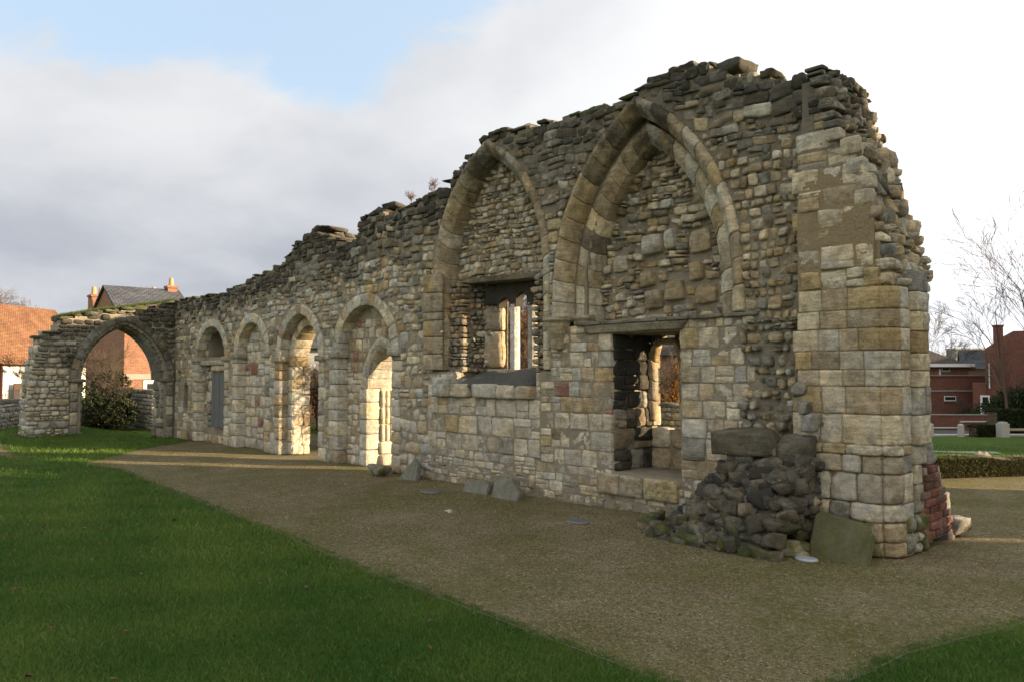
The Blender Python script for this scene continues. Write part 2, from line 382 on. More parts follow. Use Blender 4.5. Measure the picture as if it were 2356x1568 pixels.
# front surface (y) of the mortar core
def YF(x,z):
    x=np.asarray(x,float); z=np.asarray(z,float); y=np.full(np.broadcast(x,z).shape,7.301); y=np.where(z>3.3,7.306,y); y=np.where(((x>-9.7)&(x<-4.3)&(z<2.2))|((x<-12.2)&(z<2.1)),7.2955,y)
    y=np.where(pl('R',x,z)&(z>2.2),7.5,y); y=np.where(pc('R',x,z)&(z>2.2),7.79,y)
    y=np.where(pl('L',x,z)&(z>1.65),7.45,y); y=np.where(pc('L',x,z)&(z>1.65),7.606,y)
    for n in ('D2','D1','B3','N4'): y=np.where(pc(n,x,z),7.482,y)
    y=np.where(RECT(x,z,-18.78,-17.4,.35,1.8),7.54,y)
    y=np.where(nichehole(x,z),8.05,y); y=np.where(whole(x,z)|whole2(x,z),7.7,y)
    y=np.where(rrec(x,z),8.04,y)
    # splayed window embrasure
    sp=np.interp(x,[-9.12,-8.7,-7.6,-7.3],[7.68,7.96,7.96,7.66])
    y=np.where(lwin(x,z),sp,y); y=np.where(RECT(x,z,-9.13,-7.38,1.42,1.64),7.78,y)
    y=np.where((x>-3.62)&(z<4.9),np.interp(z,[0,.9,1.0,3.0,4.2],[7.092,7.092,7.099,7.112,7.252]),y)
    y=np.where((x>-2.9)&(z<4.9),y+.03+np.maximum(0,x+2.88),y)
    return y
def OPEN(x,z):
    m=inpoly(x,z,grow(OP['d2'],.03))|inpoly(x,z,grow(OP['d1'],.03))|slit(x,z,.08)
    m|=RECT(x,z,-8.68,-7.62,1.70,2.9)
    return m
def YB(x,z):
    y=np.full(np.broadcast(x,z).shape,8.15)
    y=np.where((x>-13.2)&(x<-12.2)&(z<2.3),np.interp(x,[-13.2,-12.35],[7.42,8.15]),y)
    y=np.where((x>-10.9)&(x<-10.0)&(z<1.75),np.interp(x,[-10.9,-10.0],[7.60,8.15]),y)
    y=np.where((x>-9.3)&(x<-7.0)&(z>1.6)&(z<3.0),7.97,y); y=np.where((x>-15.1)&(x<-13.2)&(z<2.75),7.84,y); y=np.where((x>-12.1)&(x<-10.9)&(z<2.2),7.99,y)
    return y
def core():
    c=.04; xs=np.arange(-20.9,-2.7,c)+c/2; zs=np.arange(-.2,5.4,c)+c/2
    X,Z=np.meshgrid(xs,zs,indexing='ij')
    jag=.03*np.sin(X*23+np.sin(X*7)*2)
    solid=(Z<top(X)-.10+jag)&(X<xend(Z)-.085)&~OPEN(X,Z)
    Fy=YF(X,Z)+RNG.uniform(-.003,.003,X.shape); BB=YB(X,Z)
    nx,nz=X.shape; V=[];Q=[]
    def quad(*p):
        Q.append((len(V),len(V)+1,len(V)+2,len(V)+3)); V.extend(p)
    for i in range(nx):
        x0,x1=xs[i]-c/2,xs[i]+c/2
        for j in range(nz):
            if not solid[i,j]: continue
            z0,z1=zs[j]-c/2,zs[j]+c/2; y=Fy[i,j]; B=BB[i,j]
            quad((x0,y,z0),(x1,y,z0),(x1,y,z1),(x0,y,z1))
            quad((x1,B,z0),(x0,B,z0),(x0,B,z1),(x1,B,z1))
            for di,dj in ((1,0),(-1,0),(0,1),(0,-1)):
                a,b=i+di,j+dj
                s=0<=a<nx and 0<=b<nz and solid[a,b]
                if s and BB[a,b]<B-1e-5:      # step on the back face
                    w0,w1=BB[a,b],B
                    if di==1: quad((x1,w0,z0),(x1,w1,z0),(x1,w1,z1),(x1,w0,z1))
                    elif di==-1: quad((x0,w1,z0),(x0,w0,z0),(x0,w0,z1),(x0,w1,z1))
                    elif dj==1: quad((x0,w0,z1),(x1,w0,z1),(x1,w1,z1),(x0,w1,z1))
                    else: quad((x0,w1,z0),(x1,w1,z0),(x1,w0,z0),(x0,w0,z0))
                yb=Fy[a,b] if s else B
                if yb<=y+1e-5: continue
                if di==1: quad((x1,y,z0),(x1,yb,z0),(x1,yb,z1),(x1,y,z1))
                elif di==-1: quad((x0,yb,z0),(x0,y,z0),(x0,y,z1),(x0,yb,z1))
                elif dj==1: quad((x0,y,z1),(x1,y,z1),(x1,yb,z1),(x0,yb,z1))
                else: quad((x0,yb,z0),(x1,yb,z0),(x1,y,z0),(x0,y,z0))
    return np.array(V),np.array(Q)
ruin=empty('priory_ruin',(-11,7.7,0),'long ruined priory wall of pale weathered stone with blocked pointed arches','stone wall')
V,Q=core(); mesh_np('mortar_core',V,[Q],M['mortar'],ruin,smooth=False)
ZFIX=0
def fill(acc,mask,xr,zr,hr,ratio,yfn,fr=FR_MAIN,mapO=None,mix=MIX_ASH,rough=.006,rnd=.2,edge=.012,prot=(.02,.05),facets=0,split=.2,gap=.006,jit=.012,k=None,tilt=.004,wearfn=None,step=.02,back=.14,minw=.05,colfn=None,hard=None,wob=0.):
    z=zr[0]; xs=np.arange(xr[0],xr[1]+1e-6,step)
    while z<zr[1]-.02:
        h=min(R_(*hr),zr[1]-z)
        if zr[1]-(z+h)<hr[0]*.5: h=zr[1]-z
        ok=mask(xs,z+.5*h)&hard(xs,z+.12*h)&hard(xs,z+.88*h) if hard else mask(xs,z+.12*h)&mask(xs,z+.5*h)&mask(xs,z+.88*h)
        i=0
        while i<len(xs):
            if not ok[i]: i+=1; continue
            j=i
            while j+1<len(xs) and ok[j+1]: j+=1
            a,b=xs[i]-step/2,xs[j]+step/2; i=j+1
            if b-a<minw: continue
            cuts=[a]
            while cuts[-1]<b-1e-6:
                w=h*R_(*ratio)
                if b-(cuts[-1]+w)<h*ratio[0]*.6: w=b-cuts[-1]
                cuts.append(min(b,cuts[-1]+w))
            for x0,x1 in zip(cuts[:-1],cuts[1:]):
                parts=[(x0,x1,z,z+h)]
                if random.random()<split and h>hr[0]*.8:
                    t=R_(.35,.65)
                    if x1-x0>1.25*h and random.random()<.5:
                        xm=x0+(x1-x0)*R_(.4,.6); parts=[(x0,xm,z,z+h*t),(x0,xm,z+h*t,z+h),(xm,x1,z,z+h)]
                    else: parts=[(x0,x1,z,z+h*t),(x0,x1,z+h*t,z+h)]
                for (p,q,r,s) in parts:
                    jj=lambda lim: R_(-jit,jit)*min(1,lim/.12)
                    sz=min(q-p,s-r)
                    qq=[(p+jj(sz),r+jj(sz)),(q+jj(sz),r+jj(sz)),(q+jj(sz),s+jj(sz)),(p+jj(sz),s+jj(sz))]
                    if wob: qq=[(u_+wob*.5*math.sin(v_*7+u_*2),v_+wob*(math.sin(u_*2.9+v_*2.3)+.6*math.sin(u_*7.3+1+v_*3))) for u_,v_ in qq]
                    xm,zm=(p+q)/2,(r+s)/2
                    yy=float(yfn(xm,zm)); O=(0,yy,0) if mapO is None else mapO(xm,zm)
                    wr=(0,0,0) if wearfn is None else wearfn(xm,zm)
                    mx=mix(xm,zm) if callable(mix) else mix
                    col=pick(mx)
                    if colfn: col=colfn(xm,zm,col)
                    kk=k or (8 if (xm>-9.5 or mapO) and sz>.09 else 6)
                    stone(acc,qq,O,fr,d=R_(*prot),back=back,k=kk,rough=rough,rnd=rnd,edge=edge,gap=gap,facets=facets,tilt=tilt,col=col,wear=wr)
        z+=h
def fillf(*a,**k): return fill(*a,hard=face,**k)
def wear_main(x,z):
    t=float(top(x)); w=np.clip(1-(t-z)/1.1,0,1)*.72+ .12*np.clip((z-2.6)/1.5,0,1)
    if x<-12: w+=.12
    g=.35*max(0,1-z/.35)+ (.12 if z>t-.5 else 0)
    return (float(min(1,w+R_(-.18,.15))) ,g,0)
anyrec=lambda x,z: pl('R',x,z)&(z>2.2)|pl('L',x,z)&(z>1.62)|pl('D2',x,z)|pl('D1',x,z)|pl('B3',x,z)|pl('N4',x,z)
def face(x,z): return (z<top(x)-.03)&(x<xend(z)-.08)&~anyrec(x,z)&~rrec(x,z)&~lwin(x,z)&~whole(x,z)&~whole2(x,z)&~RECT(x,z,-9.13,-7.38,1.27,1.7)
y730=lambda x,z:7.30
A=Acc()
# zone limits
topline=lambda x: np.interp(x,[-20.9,-15,-12,-9.7,-7.2,-4.3,-3.6,-3.2],[2.95,3.05,3.15,3.5,3.6,3.9,3.95,4.0])+.12*np.sin(np.asarray(x)*5)
lo=lambda x,z: z<topline(x)+.06
# right ashlar below the arches
fillf(A,lambda x,z:face(x,z)&(x>-7.4)&(x<-4.15)&(z<.46),(-7.4,-4.15),(0,.46),(.09,.15),(1.1,2.4),y730,mix={'cream':3,'pale':3,'tan':2,'grey':1,'moss':.5},wearfn=wear_main,prot=(.0,.02),split=.15,rnd=.08,edge=.008,gap=.004)
fillf(A,lambda x,z:face(x,z)&(x>-7.3)&(x<-4.28+.1*np.sin(z*9)),(-7.3,-4.1),(.46,2.2),(.17,.25),(.75,1.5),y730,wearfn=wear_main,prot=(.004,.02),split=.3,rnd=.05,rough=.004,edge=.007,gap=.003,jit=.008)
fillf(A,lambda x,z:face(x,z)&(x>-9.75)&(x<=-7.4),(-9.75,-7.4),(0,.5),(.07,.13),(1.1,2.6),y730,mix={'cream':2,'pale':4,'tan':2,'grey':1.2,'moss':.5},wearfn=wear_main,prot=(.0,.02),rnd=.08,edge=.008,gap=.004)
fillf(A,lambda x,z:face(x,z)&(x>-9.75)&(x<=-7.3),(-9.75,-7.3),(.5,1.262),(.2,.29),(.8,1.7),y730,mix={'cream':5,'pale':5,'ochre':2,'grey':.4,'tan':1.5,'red':.2},wearfn=wear_main,prot=(.004,.022),split=.22,rnd=.05,rough=.004,edge=.007,gap=.003,jit=.008)
fillf(A,lambda x,z:face(x,z)&(x>-9.75)&(x<=-7.3),(-9.75,-7.3),(1.268,1.62),(.17,.2),(.8,1.7),y730,mix={'cream':5,'pale':5,'ochre':2,'grey':.4,'tan':1.5,'red':.2},wearfn=wear_main,prot=(.004,.022),split=.22,rnd=.05,rough=.004,edge=.007,gap=.003,jit=.008)
# between the two big arches
fillf(A,lambda x,z:face(x,z)&lo(x,z)&(x>-7.3)&(x<-6.9),(-7.4,-6.8),(2.2,3.7),(.1,.17),(.8,1.5),y730,mix=MIX_RUB,wearfn=wear_main,rough=.01,prot=(.01,.05))
# coarse rubble left of the left arch
fillf(A,lambda x,z:face(x,z)&lo(x,z)&(x>-12.2)&(x<=-9.62),(-12.2,-9.6),(0,3.7),(.10,.21),(.8,1.9),y730,mix={'cream':3.4,'pale':2.6,'tan':2.5,'grey':1.2,'ochre':1.2,'brown':.6,'red':.2},wearfn=wear_main,wob=.022,rough=.009,prot=(0.,.035),split=.3,rnd=.2,edge=.015,jit=.02,facets=1,tilt=.01,gap=.006)
# arcade part
fillf(A,lambda x,z:face(x,z)&lo(x,z)&(x<=-12.2)&(z<=2.1),(-20.35,-12.2),(0,2.1),(.15,.26),(.8,1.8),y730,mix={'cream':3,'pale':5,'tan':2,'grey':1.5,'ochre':.7,'brown':.5},wearfn=wear_main,prot=(.0,.02),split=.2,step=.03,rnd=.08,edge=.008,gap=.004)
fillf(A,lambda x,z:face(x,z)&lo(x,z)&(x<=-12.2)&(z>2.1),(-20.35,-12.2),(2.1,3.3),(.10,.2),(.9,2.2),y730,mix={'cream':1.5,'pale':4,'tan':2.5,'grey':3,'ochre':.7,'brown':1},wearfn=wear_main,wob=.02,rough=.01,prot=(0,.03),split=.25,step=.03,rnd=.12,edge=.014,facets=1,gap=.005)
# dark weathered top band
fillf(A,lambda x,z:face(x,z)&~lo(x,z)&(x<-3.7),(-20.4,-3.7),(2.85,5.3),(.075,.16),(.9,2.4),y730,mix=MIX_TOP,wearfn=wear_main,wob=.028,rough=.012,prot=(-.005,.05),split=.3,rnd=.16,edge=.016,jit=.024,facets=1,tilt=.014,gap=.004)
fill(A,lambda x,z:(x>-9.48)&(x<-9.1)&(z<2.99),(-9.48,-9.1),(1.64,2.99),(.07,.12),(.8,1.5),lambda x,z:7.47,mix={'tan':3,'grey':2,'brown':2},rough=.012,rnd=.3,prot=(.0,.05),facets=1,wearfn=lambda x,z:(.3,0,0))
# squared small rubble right of the right arch, ragged torn zone below it
def torn(x,z): return np.interp(z,[0,1.0,2.0,3.0,4.2],[-3.55,-3.62,-3.6,-3.64,-3.72])+.05*np.sin(np.asarray(z)*14)
fillf(A,lambda x,z:face(x,z)&lo(x,z)&(x>-4.9)&(x<torn(x,z))&(z>2.15),(-4.9,-3.4),(2.15,4.2),(.085,.135),(.75,1.3),y730,mix={'tan':5,'cream':2,'brown':1,'ochre':1,'grey':.6},wearfn=wear_main,wob=.02,rough=.01,prot=(.0,.05),rnd=.22,edge=.016,tilt=.014,gap=.009,jit=.014,facets=1,split=.1)
fillf(A,lambda x,z:face(x,z)&(x>-4.28+.1*np.sin(z*9))&(x<torn(x,z))&(z<=2.15),(-4.4,-3.4),(.0,2.15),(.08,.14),(.75,1.3),y730,mix={'tan':2,'brown':2,'grey':3,'pale':1.4,'dark':1,'cream':.7},wearfn=lambda x,z:(.3,.25,0),rough=.014,prot=(.0,.12),rnd=.6,edge=.035,tilt=.03,gap=.012,jit=.02,facets=2,split=.1)
# infill of the right arch: rough recessed rubble, with a few big blocks
BIG=[(-5.95,-5.66,3.05,3.30),(-5.62,-5.46,3.08,3.33),(-6.42,-6.2,2.88,3.1),(-5.28,-4.98,3.0,3.28),(-5.92,-5.66,2.38,2.62),(-5.62,-5.36,2.46,2.72),(-5.2,-4.92,2.4,2.64),(-5.3,-5.1,2.68,2.9),(-6.0,-5.78,2.66,2.85)]
inbig=lambda x,z: np.logical_or.reduce([RECT(np.asarray(x),np.asarray(z),a-.01,b+.01,c-.01,d+.01) for a,b,c,d in BIG])
fill(A,lambda x,z:pi_('R',x,z)&(z>2.2)&~inbig(x,z),(-6.7,-4.6),(2.2,4.62),(.055,.115),(.9,2.3),lambda x,z:7.78,mix=MIX_INF,wearfn=lambda x,z:(.2+.35*max(0,(z-3.9)),0,0),wob=.02,rough=.012,prot=(-.01,.075),rnd=.2,edge=.02,tilt=.025,gap=.006,jit=.02,facets=2,split=.25)
for a,b,c,d in BIG: stone(A,[(a,c),(b,c+.02),(b-.02,d),(a+.01,d-.01)],(0,7.78,0),FR_MAIN,d=R_(.05,.1),back=.2,k=9,rough=.010,rnd=.12,edge=.015,facets=2,tilt=.02,gap=.004,col=pick({'cream':1,'tan':3,'pale':1}),wear=(.15,0,0))
# infill of the left arch
fill(A,lambda x,z:pi_('L',x,z)&(z>2.98),(-9.4,-7.25),(2.98,4.85),(.06,.105),(.8,1.9),lambda x,z:7.60,mix={'cream':3.,'pale':2.5,'tan':4,'grey':1.2,'brown':.6},wearfn=lambda x,z:(.2+.3*max(0,(z-4.2)),0,0),wob=.018,rough=.010,prot=(-.005,.055),rnd=.2,edge=.018,tilt=.018,gap=.006,jit=.016,facets=1,split=.15)
# arcade infills
fill(A,lambda x,z:pi_('D2',x,z)&~inpoly(x,z,parc(-11.92,-10.66,1.4,2.22,zb=-.1)),(-12.4,-10.7),(0,2.8),(.14,.22),(.7,1.3),lambda x,z:7.48,mix={'cream':4,'pale':3,'red':.3,'tan':2},wearfn=lambda x,z:(.2+.2*(z>2.5),0,0),prot=(.0,.02),rnd=.1)
fill(A,lambda x,z:pi_('B3',x,z),(-16.65,-15.3),(0,2.7),(.17,.27),(.8,1.5),lambda x,z:7.48,mix={'cream':3,'pale':6,'red':.2},wearfn=lambda x,z:(.1,.1*(z<.3),0),prot=(.0,.02),rnd=.1)
fill(A,lambda x,z:pi_('N4',x,z)&~nichehole(x,z)&~RECT(x,z,-18.75,-17.4,.35,1.8)&~RECT(x,z,-19,-17,1.8,1.98),(-18.95,-17.3),(0,2.7),(.14,.24),(.7,1.4),lambda x,z:7.48,mix=MIX_RUB,wearfn=lambda x,z:(.25,.0,0),prot=(.0,.03),rnd=.2)
fill(A,lambda x,z:RECT(x,z,-18.8,-18.3,.35,1.8),(-18.8,-18.3),(.35,1.8),(.2,.3),(.8,1.4),lambda x,z:7.51,mix={'grey':3,'pale':1},rough=.012,rnd=.5,prot=(.02,.08))
fill(A,lambda x,z:nichehole(x,z),(-18.8,-17.3),(2.0,2.62),(.1,.16),(1.2,2.2),lambda x,z:7.98,gap=.001,mix={'soot_and_shade':5,'brown':1},wearfn=lambda x,z:(.8,0,0),rough=.012,rnd=.2,prot=(.0,.04))  # near-black stone and crust put the shade of the niche hole into the colour
# splayed left reveal of the square recess (sooty), back panel and right reveal
def reveal(acc,x,y0,y1,zr,hr,mixf,dx=0,sgn=1,**kw):
    fr=((dx,1,0),(0,0,1),(sgn,0,0)); 
    fill(acc,lambda s,t:(s>y0)&(s<y1)&(t>zr[0]-1),(y0,y1),zr,hr,kw.pop('ratio',(.8,1.5)),lambda s,t:0,fr=fr,mapO=lambda s,t:(x-dx*y0,0,0),mix=mixf,**kw)
soot_and_shade=lambda s,t: ({'soot_and_shade':9,'brown':.6} if t>1.35 or random.random()<.5 else {'brown':2,'tan':1.2,'soot_and_shade':1.5,'grey':1}) if s>7.45 or t>1.2 else {'tan':3,'cream':2,'grey':1}
reveal(A,-6.09,7.315,8.05,(.43,2.08),(.18,.27),soot_and_shade,dx=.05,rnd=.12,rough=.010,prot=(.012,.03),gap=.004,wearfn=lambda s,t:(.35+.3*(t>1.3),0,0),facets=1)
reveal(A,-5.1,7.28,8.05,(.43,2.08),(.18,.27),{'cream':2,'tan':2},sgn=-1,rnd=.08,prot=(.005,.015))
fill(A,lambda x,z:rrec(x,z)&~slit(x,z,.05),(-6.07,-5.12),(.43,2.08),(.2,.28),(.9,1.6),lambda x,z:8.03,mix=lambda x,z:{'soot_and_shade':5,'brown':1} if z>1.1 and x<-5.9 or z>1.8 else {'tan':3,'cream':2,'brown':1},wearfn=lambda x,z:(.35,0,0),rough=.01,prot=(.0,.03),rnd=.3,step=.01)
# door reveals (through the wall)
for (xl,xr,zs,y0,mx) in ((-14.5,-13.18,1.75,7.48,{'cream':4,'ochre':2,'tan':2}),(-11.72,-10.86,1.35,7.7,{'cream':5,'tan':1})):
    reveal(A,xl,y0,7.87 if xl<-14 else 8.0,(0,zs),(.16,.26),mx,rnd=.08,rough=.010,prot=(.02,.035),gap=.004,wearfn=lambda s,t:(.3*(t>1.5),0,0))
# window embrasure sides (left splay in coursed rubble, right the same)
def quadfill(acc,P0,P1,zr,hr,ratio,mix,N,**kw):
    """vertical strip from plan point P0 to P1"""
    d=Vector((P1[0]-P0[0],P1[1]-P0[1],0)); Ln=d.length; d.normalize(); fr=((d.x,d.y,0),(0,0,1),N)
    fill(acc,lambda s,t:(s>=0)&(s<=Ln)&(t>-9),(0,Ln),zr,hr,ratio,lambda s,t:0,fr=fr,mapO=lambda s,t:(P0[0],P0[1],0),mix=mix,**kw)
quadfill(A,(-9.24,7.50),(-8.84,7.86),(1.62,2.98),(.06,.11),(.8,1.6),{'tan':3,'grey':3,'brown':2,'cream':1},(.68,-.73,0),rough=.016,rnd=.6,edge=.03,prot=(-.02,.07),facets=2,tilt=.02,wearfn=lambda s,t:(.25+.4*(t>2.75),0,0))
quadfill(A,(-7.60,7.84),(-7.28,7.34),(1.62,2.98),(.06,.12),(.8,1.6),{'tan':2,'grey':3,'brown':2,'dark':1},(-.84,-.54,0),rough=.016,rnd=.6,edge=.03,prot=(-.02,.07),facets=2,tilt=.02,wearfn=lambda s,t:(.35,0,0))
fill(A,lambda x,z:(x>-7.5)&(x<-7.22)&(z<2.98),(-7.5,-7.2),(1.62,3.0),(.06,.11),(.8,1.6),lambda x,z:7.36,mix={'tan':2,'grey':3,'brown':2},rough=.016,rnd=.6,edge=.03,prot=(-.02,.07),facets=2,tilt=.02,wearfn=lambda s,t:(.3,0,0))
# pier: big ashlar courses of the broken respond
cz=[0,.13,.30,.46,.72,.88,.97,1.24,1.49,1.64,1.81,2.01,2.18,2.38]
for i in range(13):
    z0,z1=cz[i],cz[i+1]; xl=-3.62+R_(-.08,.03) if z0>.46 else -3.6; xs=[xl]
    while xs[-1]<-2.86:
        w=R_(.16,.30) if i>=2 else R_(.12,.2)
        if -2.86-(xs[-1]+w)<.12: w=-2.86-xs[-1]
        xs.append(min(-2.86,xs[-1]+w))
    for a,b in zip(xs[:-1],xs[1:]):
        col=pick({'cream':6,'tan':2.5,'ochre':1.2,'pale':1.5}) if z0>.45 else pick({'cream':2,'tan':2,'moss':1,'grey':1})
        batter=.06 if z0<.97 else 0
        stone(A,[(a,z0),(b,z0),(b,z1),(a,z1)],(0,7.1-batter*R_(.3,1),0),FR_MAIN,d=R_(.0,.015)+(.02 if z0<.9 else 0),back=.12,k=9,rough=.004 if z0>.9 else .010,rnd=.02 if z0>.9 else .14,edge=.005 if z0>.9 else .015,gap=.002,facets=0 if z0>.9 else 1,col=col,wear=(.12,.35 if z0<.3 else .05,0))
    # chamfer
    q=[(0,z0),(.19,z0),(.19,z1),(0,z1)]
    stone(A,q,(-2.865,7.10,0),((.707,.707,0),(0,0,1),(.707,-.707,0)),d=R_(0,.01)+(.03 if z0<.9 else 0),back=.15,k=8,rough=.004 if z0>.9 else .012,rnd=.03 if z0>.9 else .22,edge=.006 if z0>.9 else .02,gap=.002,col=col,wear=(.1,.1,0))
    # first order of the end face
    stone(A,[(7.235,z0),(7.45,z0),(7.45,z1),(7.235,z1)],(-2.73,0,0),FR_END,d=R_(-.005,.006),back=.2,k=8,rough=.004,rnd=.03,edge=.006,gap=.002,col=pick({'cream':5,'pale':3,'tan':2,'grey':.7}),wear=(.1,.15 if z0<.3 else 0,0))
ez=[.35,.6,.78,.96,1.23,1.48,1.63,1.79,1.99,2.17,2.35,2.55]
for i in range(11):
    z0,z1=ez[i],ez[i+1]
    inset=-.0 if z0>.95 else -.05
    cuts=[7.49,7.78] if random.random()<.5 else [7.49,7.49+R_(.1,.2),7.78]
    if z0<.7: cuts=[7.49,7.69]
    for a,b in zip(cuts[:-1],cuts[1:]):
        stone(A,[(a,z0),(b,z0),(b,z1),(a,z1)],(-2.685+inset,0,0),FR_END,d=R_(-.005,.012),back=.25,k=8,rough=.005,rnd=.04,edge=.007,gap=.002,col=pick({'cream':5,'pale':3,'tan':2,'grey':.8,'ochre':.4}),wear=(.1,.0,0))
# back side of end, lower rubble of end
fill(A,lambda s,t:(s>7.24)&(s<7.72),(7.24,7.72),(0,.35),(.12,.19),(.8,1.5),lambda s,t:0,fr=FR_END,mapO=lambda s,t:(-2.72,0,0),mix={'cream':2,'pale':2,'grey':1,'moss':1},rough=.014,rnd=.4,edge=.03,prot=(-.02,.04),facets=1,wearfn=lambda s,t:(.2,.35,0))
# pier above the ashlar, and the ragged end face
fill(A,lambda x,z:(x>torn(x,z)-.02)&(x<xend(z)-.05-(z<3.2)*.08)&(z<topline(x)),(-3.8,-2.8),(2.38,4.1),(.13,.22),(.9,1.8),lambda x,z:float(np.interp(z,[2.4,3.2,4.2],[7.1,7.13,7.26])),mix={'tan':3,'cream':4,'ochre':2,'pale':1,'grey':.5,'red':.15},wearfn=lambda x,z:(.1+.5*max(0,z-3.4),0,0),rough=.006,prot=(-.005,.022),rnd=.07,edge=.009,split=.2,gap=.003,jit=.014)
fill(A,lambda x,z:(z<top(x)-.02)&(x>-3.75)&(x<xend(z)-.05)&(z>=topline(x)),(-3.8,-3.0),(3.8,4.75),(.1,.17),(.9,2.),lambda x,z:7.27,mix=MIX_TOP,wearfn=lambda x,z:(.7,.1,0),rough=.012,prot=(-.01,.05),rnd=.3,edge=.02,facets=1)
fill(A,lambda s,t:(s>7.12)&(s<8.12-.06*np.sin(np.asarray(t)*6)),(7.1,8.15),(2.38,4.55),(.09,.18),(.8,1.6),lambda s,t:0,fr=FR_END,mapO=lambda s,t:(float(xend(t))-.04,0,0),mix={'cream':2,'tan':3,'pale':2,'grey':1.5,'ochre':1},wearfn=lambda s,t:(.25+.4*max(0,t-3.3),.05,0),wob=.02,rough=.012,prot=(-.02,.05),rnd=.28,edge=.022,facets=2,tilt=.025,gap=.005,jit=.02)
A.build('masonry',M['stone'],ruin)
# ---- arch rings
def resample(pts,n):
    P=np.array(pts,float); L=np.concatenate([[0],np.cumsum(np.linalg.norm(np.diff(P,axis=0),axis=1))])
    t=np.linspace(0,L[-1],n+1); return np.stack([np.interp(t,L,P[:,0]),np.interp(t,L,P[:,1])],-1)
def ring(acc,inner,outer,n,O,fr=FR_MAIN,d=.02,back=.2,mix=MIX_ASH,prof=None,rough=.004,rnd=.0,edge=.004,gap=.002,wearfn=None,k=7,tilt=.003):
    I=resample(inner,n); U=resample(outer,n)
    for i in range(n):
        q=[tuple(I[i+1]),tuple(I[i]),tuple(U[i]),tuple(U[i+1])]
        m=np.mean(q,axis=0)
        stone(acc,q,O,fr,d=d+R_(-.006,.006),back=back,k=k,rough=rough,rnd=rnd,edge=edge,gap=gap,tilt=tilt,col=pick(mix),wear=(0,0,0) if wearfn is None else wearfn(*m),prof=prof)
def halves(pts):
    h=len(pts)//2; return pts[:h+1],pts[h:]
wtop=lambda x,z:(float(np.clip((z-3.2)/2.2,0,.6)),.1,0)
MIXA={'tan':5,'cream':3,'ochre':.6,'pale':.5,'brown':.4}
# right arch, two orders
def blind_big(name,xl,xr,zs,za,zb,w,y0,y1,nv,orders):
    a=Acc()
    for (dw0,dw1,yy,bk,prof) in orders:
        i=parc(xl+dw1,xr-dw1,zs,za-dw1*1.18,zb=zb); o=parc(xl+dw0,xr-dw0,zs,za-dw0*1.18,zb=zb)
        for hi,ho in zip(halves(i),halves(o)): ring(a,hi,ho,nv,(0,yy,0),d=.0,back=bk,mix=MIXA,prof=prof,wearfn=wtop,rough=.005,k=8)
    return a.build(name,M['stone'],ruin)
ch=([-1,-.1,.0,.75,1],[-.13,-.02,0,0,-.05]); ch2=([-1,.1,.2,1],[-.11,-.01,0,-.02])
o=blind_big('blind_arch',-7.12,-4.25,2.62,4.94,2.25,.5,7.2,7.8,11,[(.05,.25,7.25,.32,ch),(.28,.50,7.46,.37,ch2)]); o['label']='tall wide pointed blind arch filled with rough recessed rubble'
o=blind_big('blind_arch',-9.68,-7.05,3.0,5.03,1.66,.3,7.2,7.6,15,[(.06,.27,7.255,.36,ch)]); o['label']='pointed blind arch over the three-light window'
# corbel capitals under right arch, left springer
def corbel(x,y,zt,r,h,name='corbel'):
    bm=bmesh.new(); prof=[(r*1.22,0),(r*1.22,-.04),(r*1.02,-.07),(r*.95,-.12),(r*.8,-.20),(r*.62,-.27),(r*.5,-h)]
    n=8; rings=[]
    for (rr,zz) in prof: rings.append([bm.verts.new((x+rr*math.cos(2*math.pi*i/n+.39),y+rr*math.sin(2*math.pi*i/n+.39),zt+zz)) for i in range(n)])
    for a,b in zip(rings[:-1],rings[1:]):
        for i in range(n): bm.faces.new((a[i],b[i],b[(i+1)%n],a[(i+1)%n]))
    bm.faces.new(rings[0]); bm.faces.new(rings[-1][::-1])
    bmesh.ops.subdivide_edges(bm,edges=bm.edges[:],cuts=1,use_grid_fill=True)
    me=bpy.data.meshes.new(name); bm.to_mesh(me); bm.free()
    a=me.color_attributes.new('Col','FLOAT_COLOR','POINT'); a.data.foreach_set('color',np.tile([.40,.35,.25,1],len(me.vertices)).astype(np.float32))
    a=me.color_attributes.new('Wear','FLOAT_COLOR','POINT'); a.data.foreach_set('color',np.tile([.35,.1,0,1],len(me.vertices)).astype(np.float32))
    o=bpy.data.objects.new(name,me); me.materials.append(M['stone']); S.collection.objects.link(o); setparent(o,ruin); return o
corbel(-6.96,7.27,2.32,.17,.40); corbel(-6.72,7.50,2.34,.14,.36)
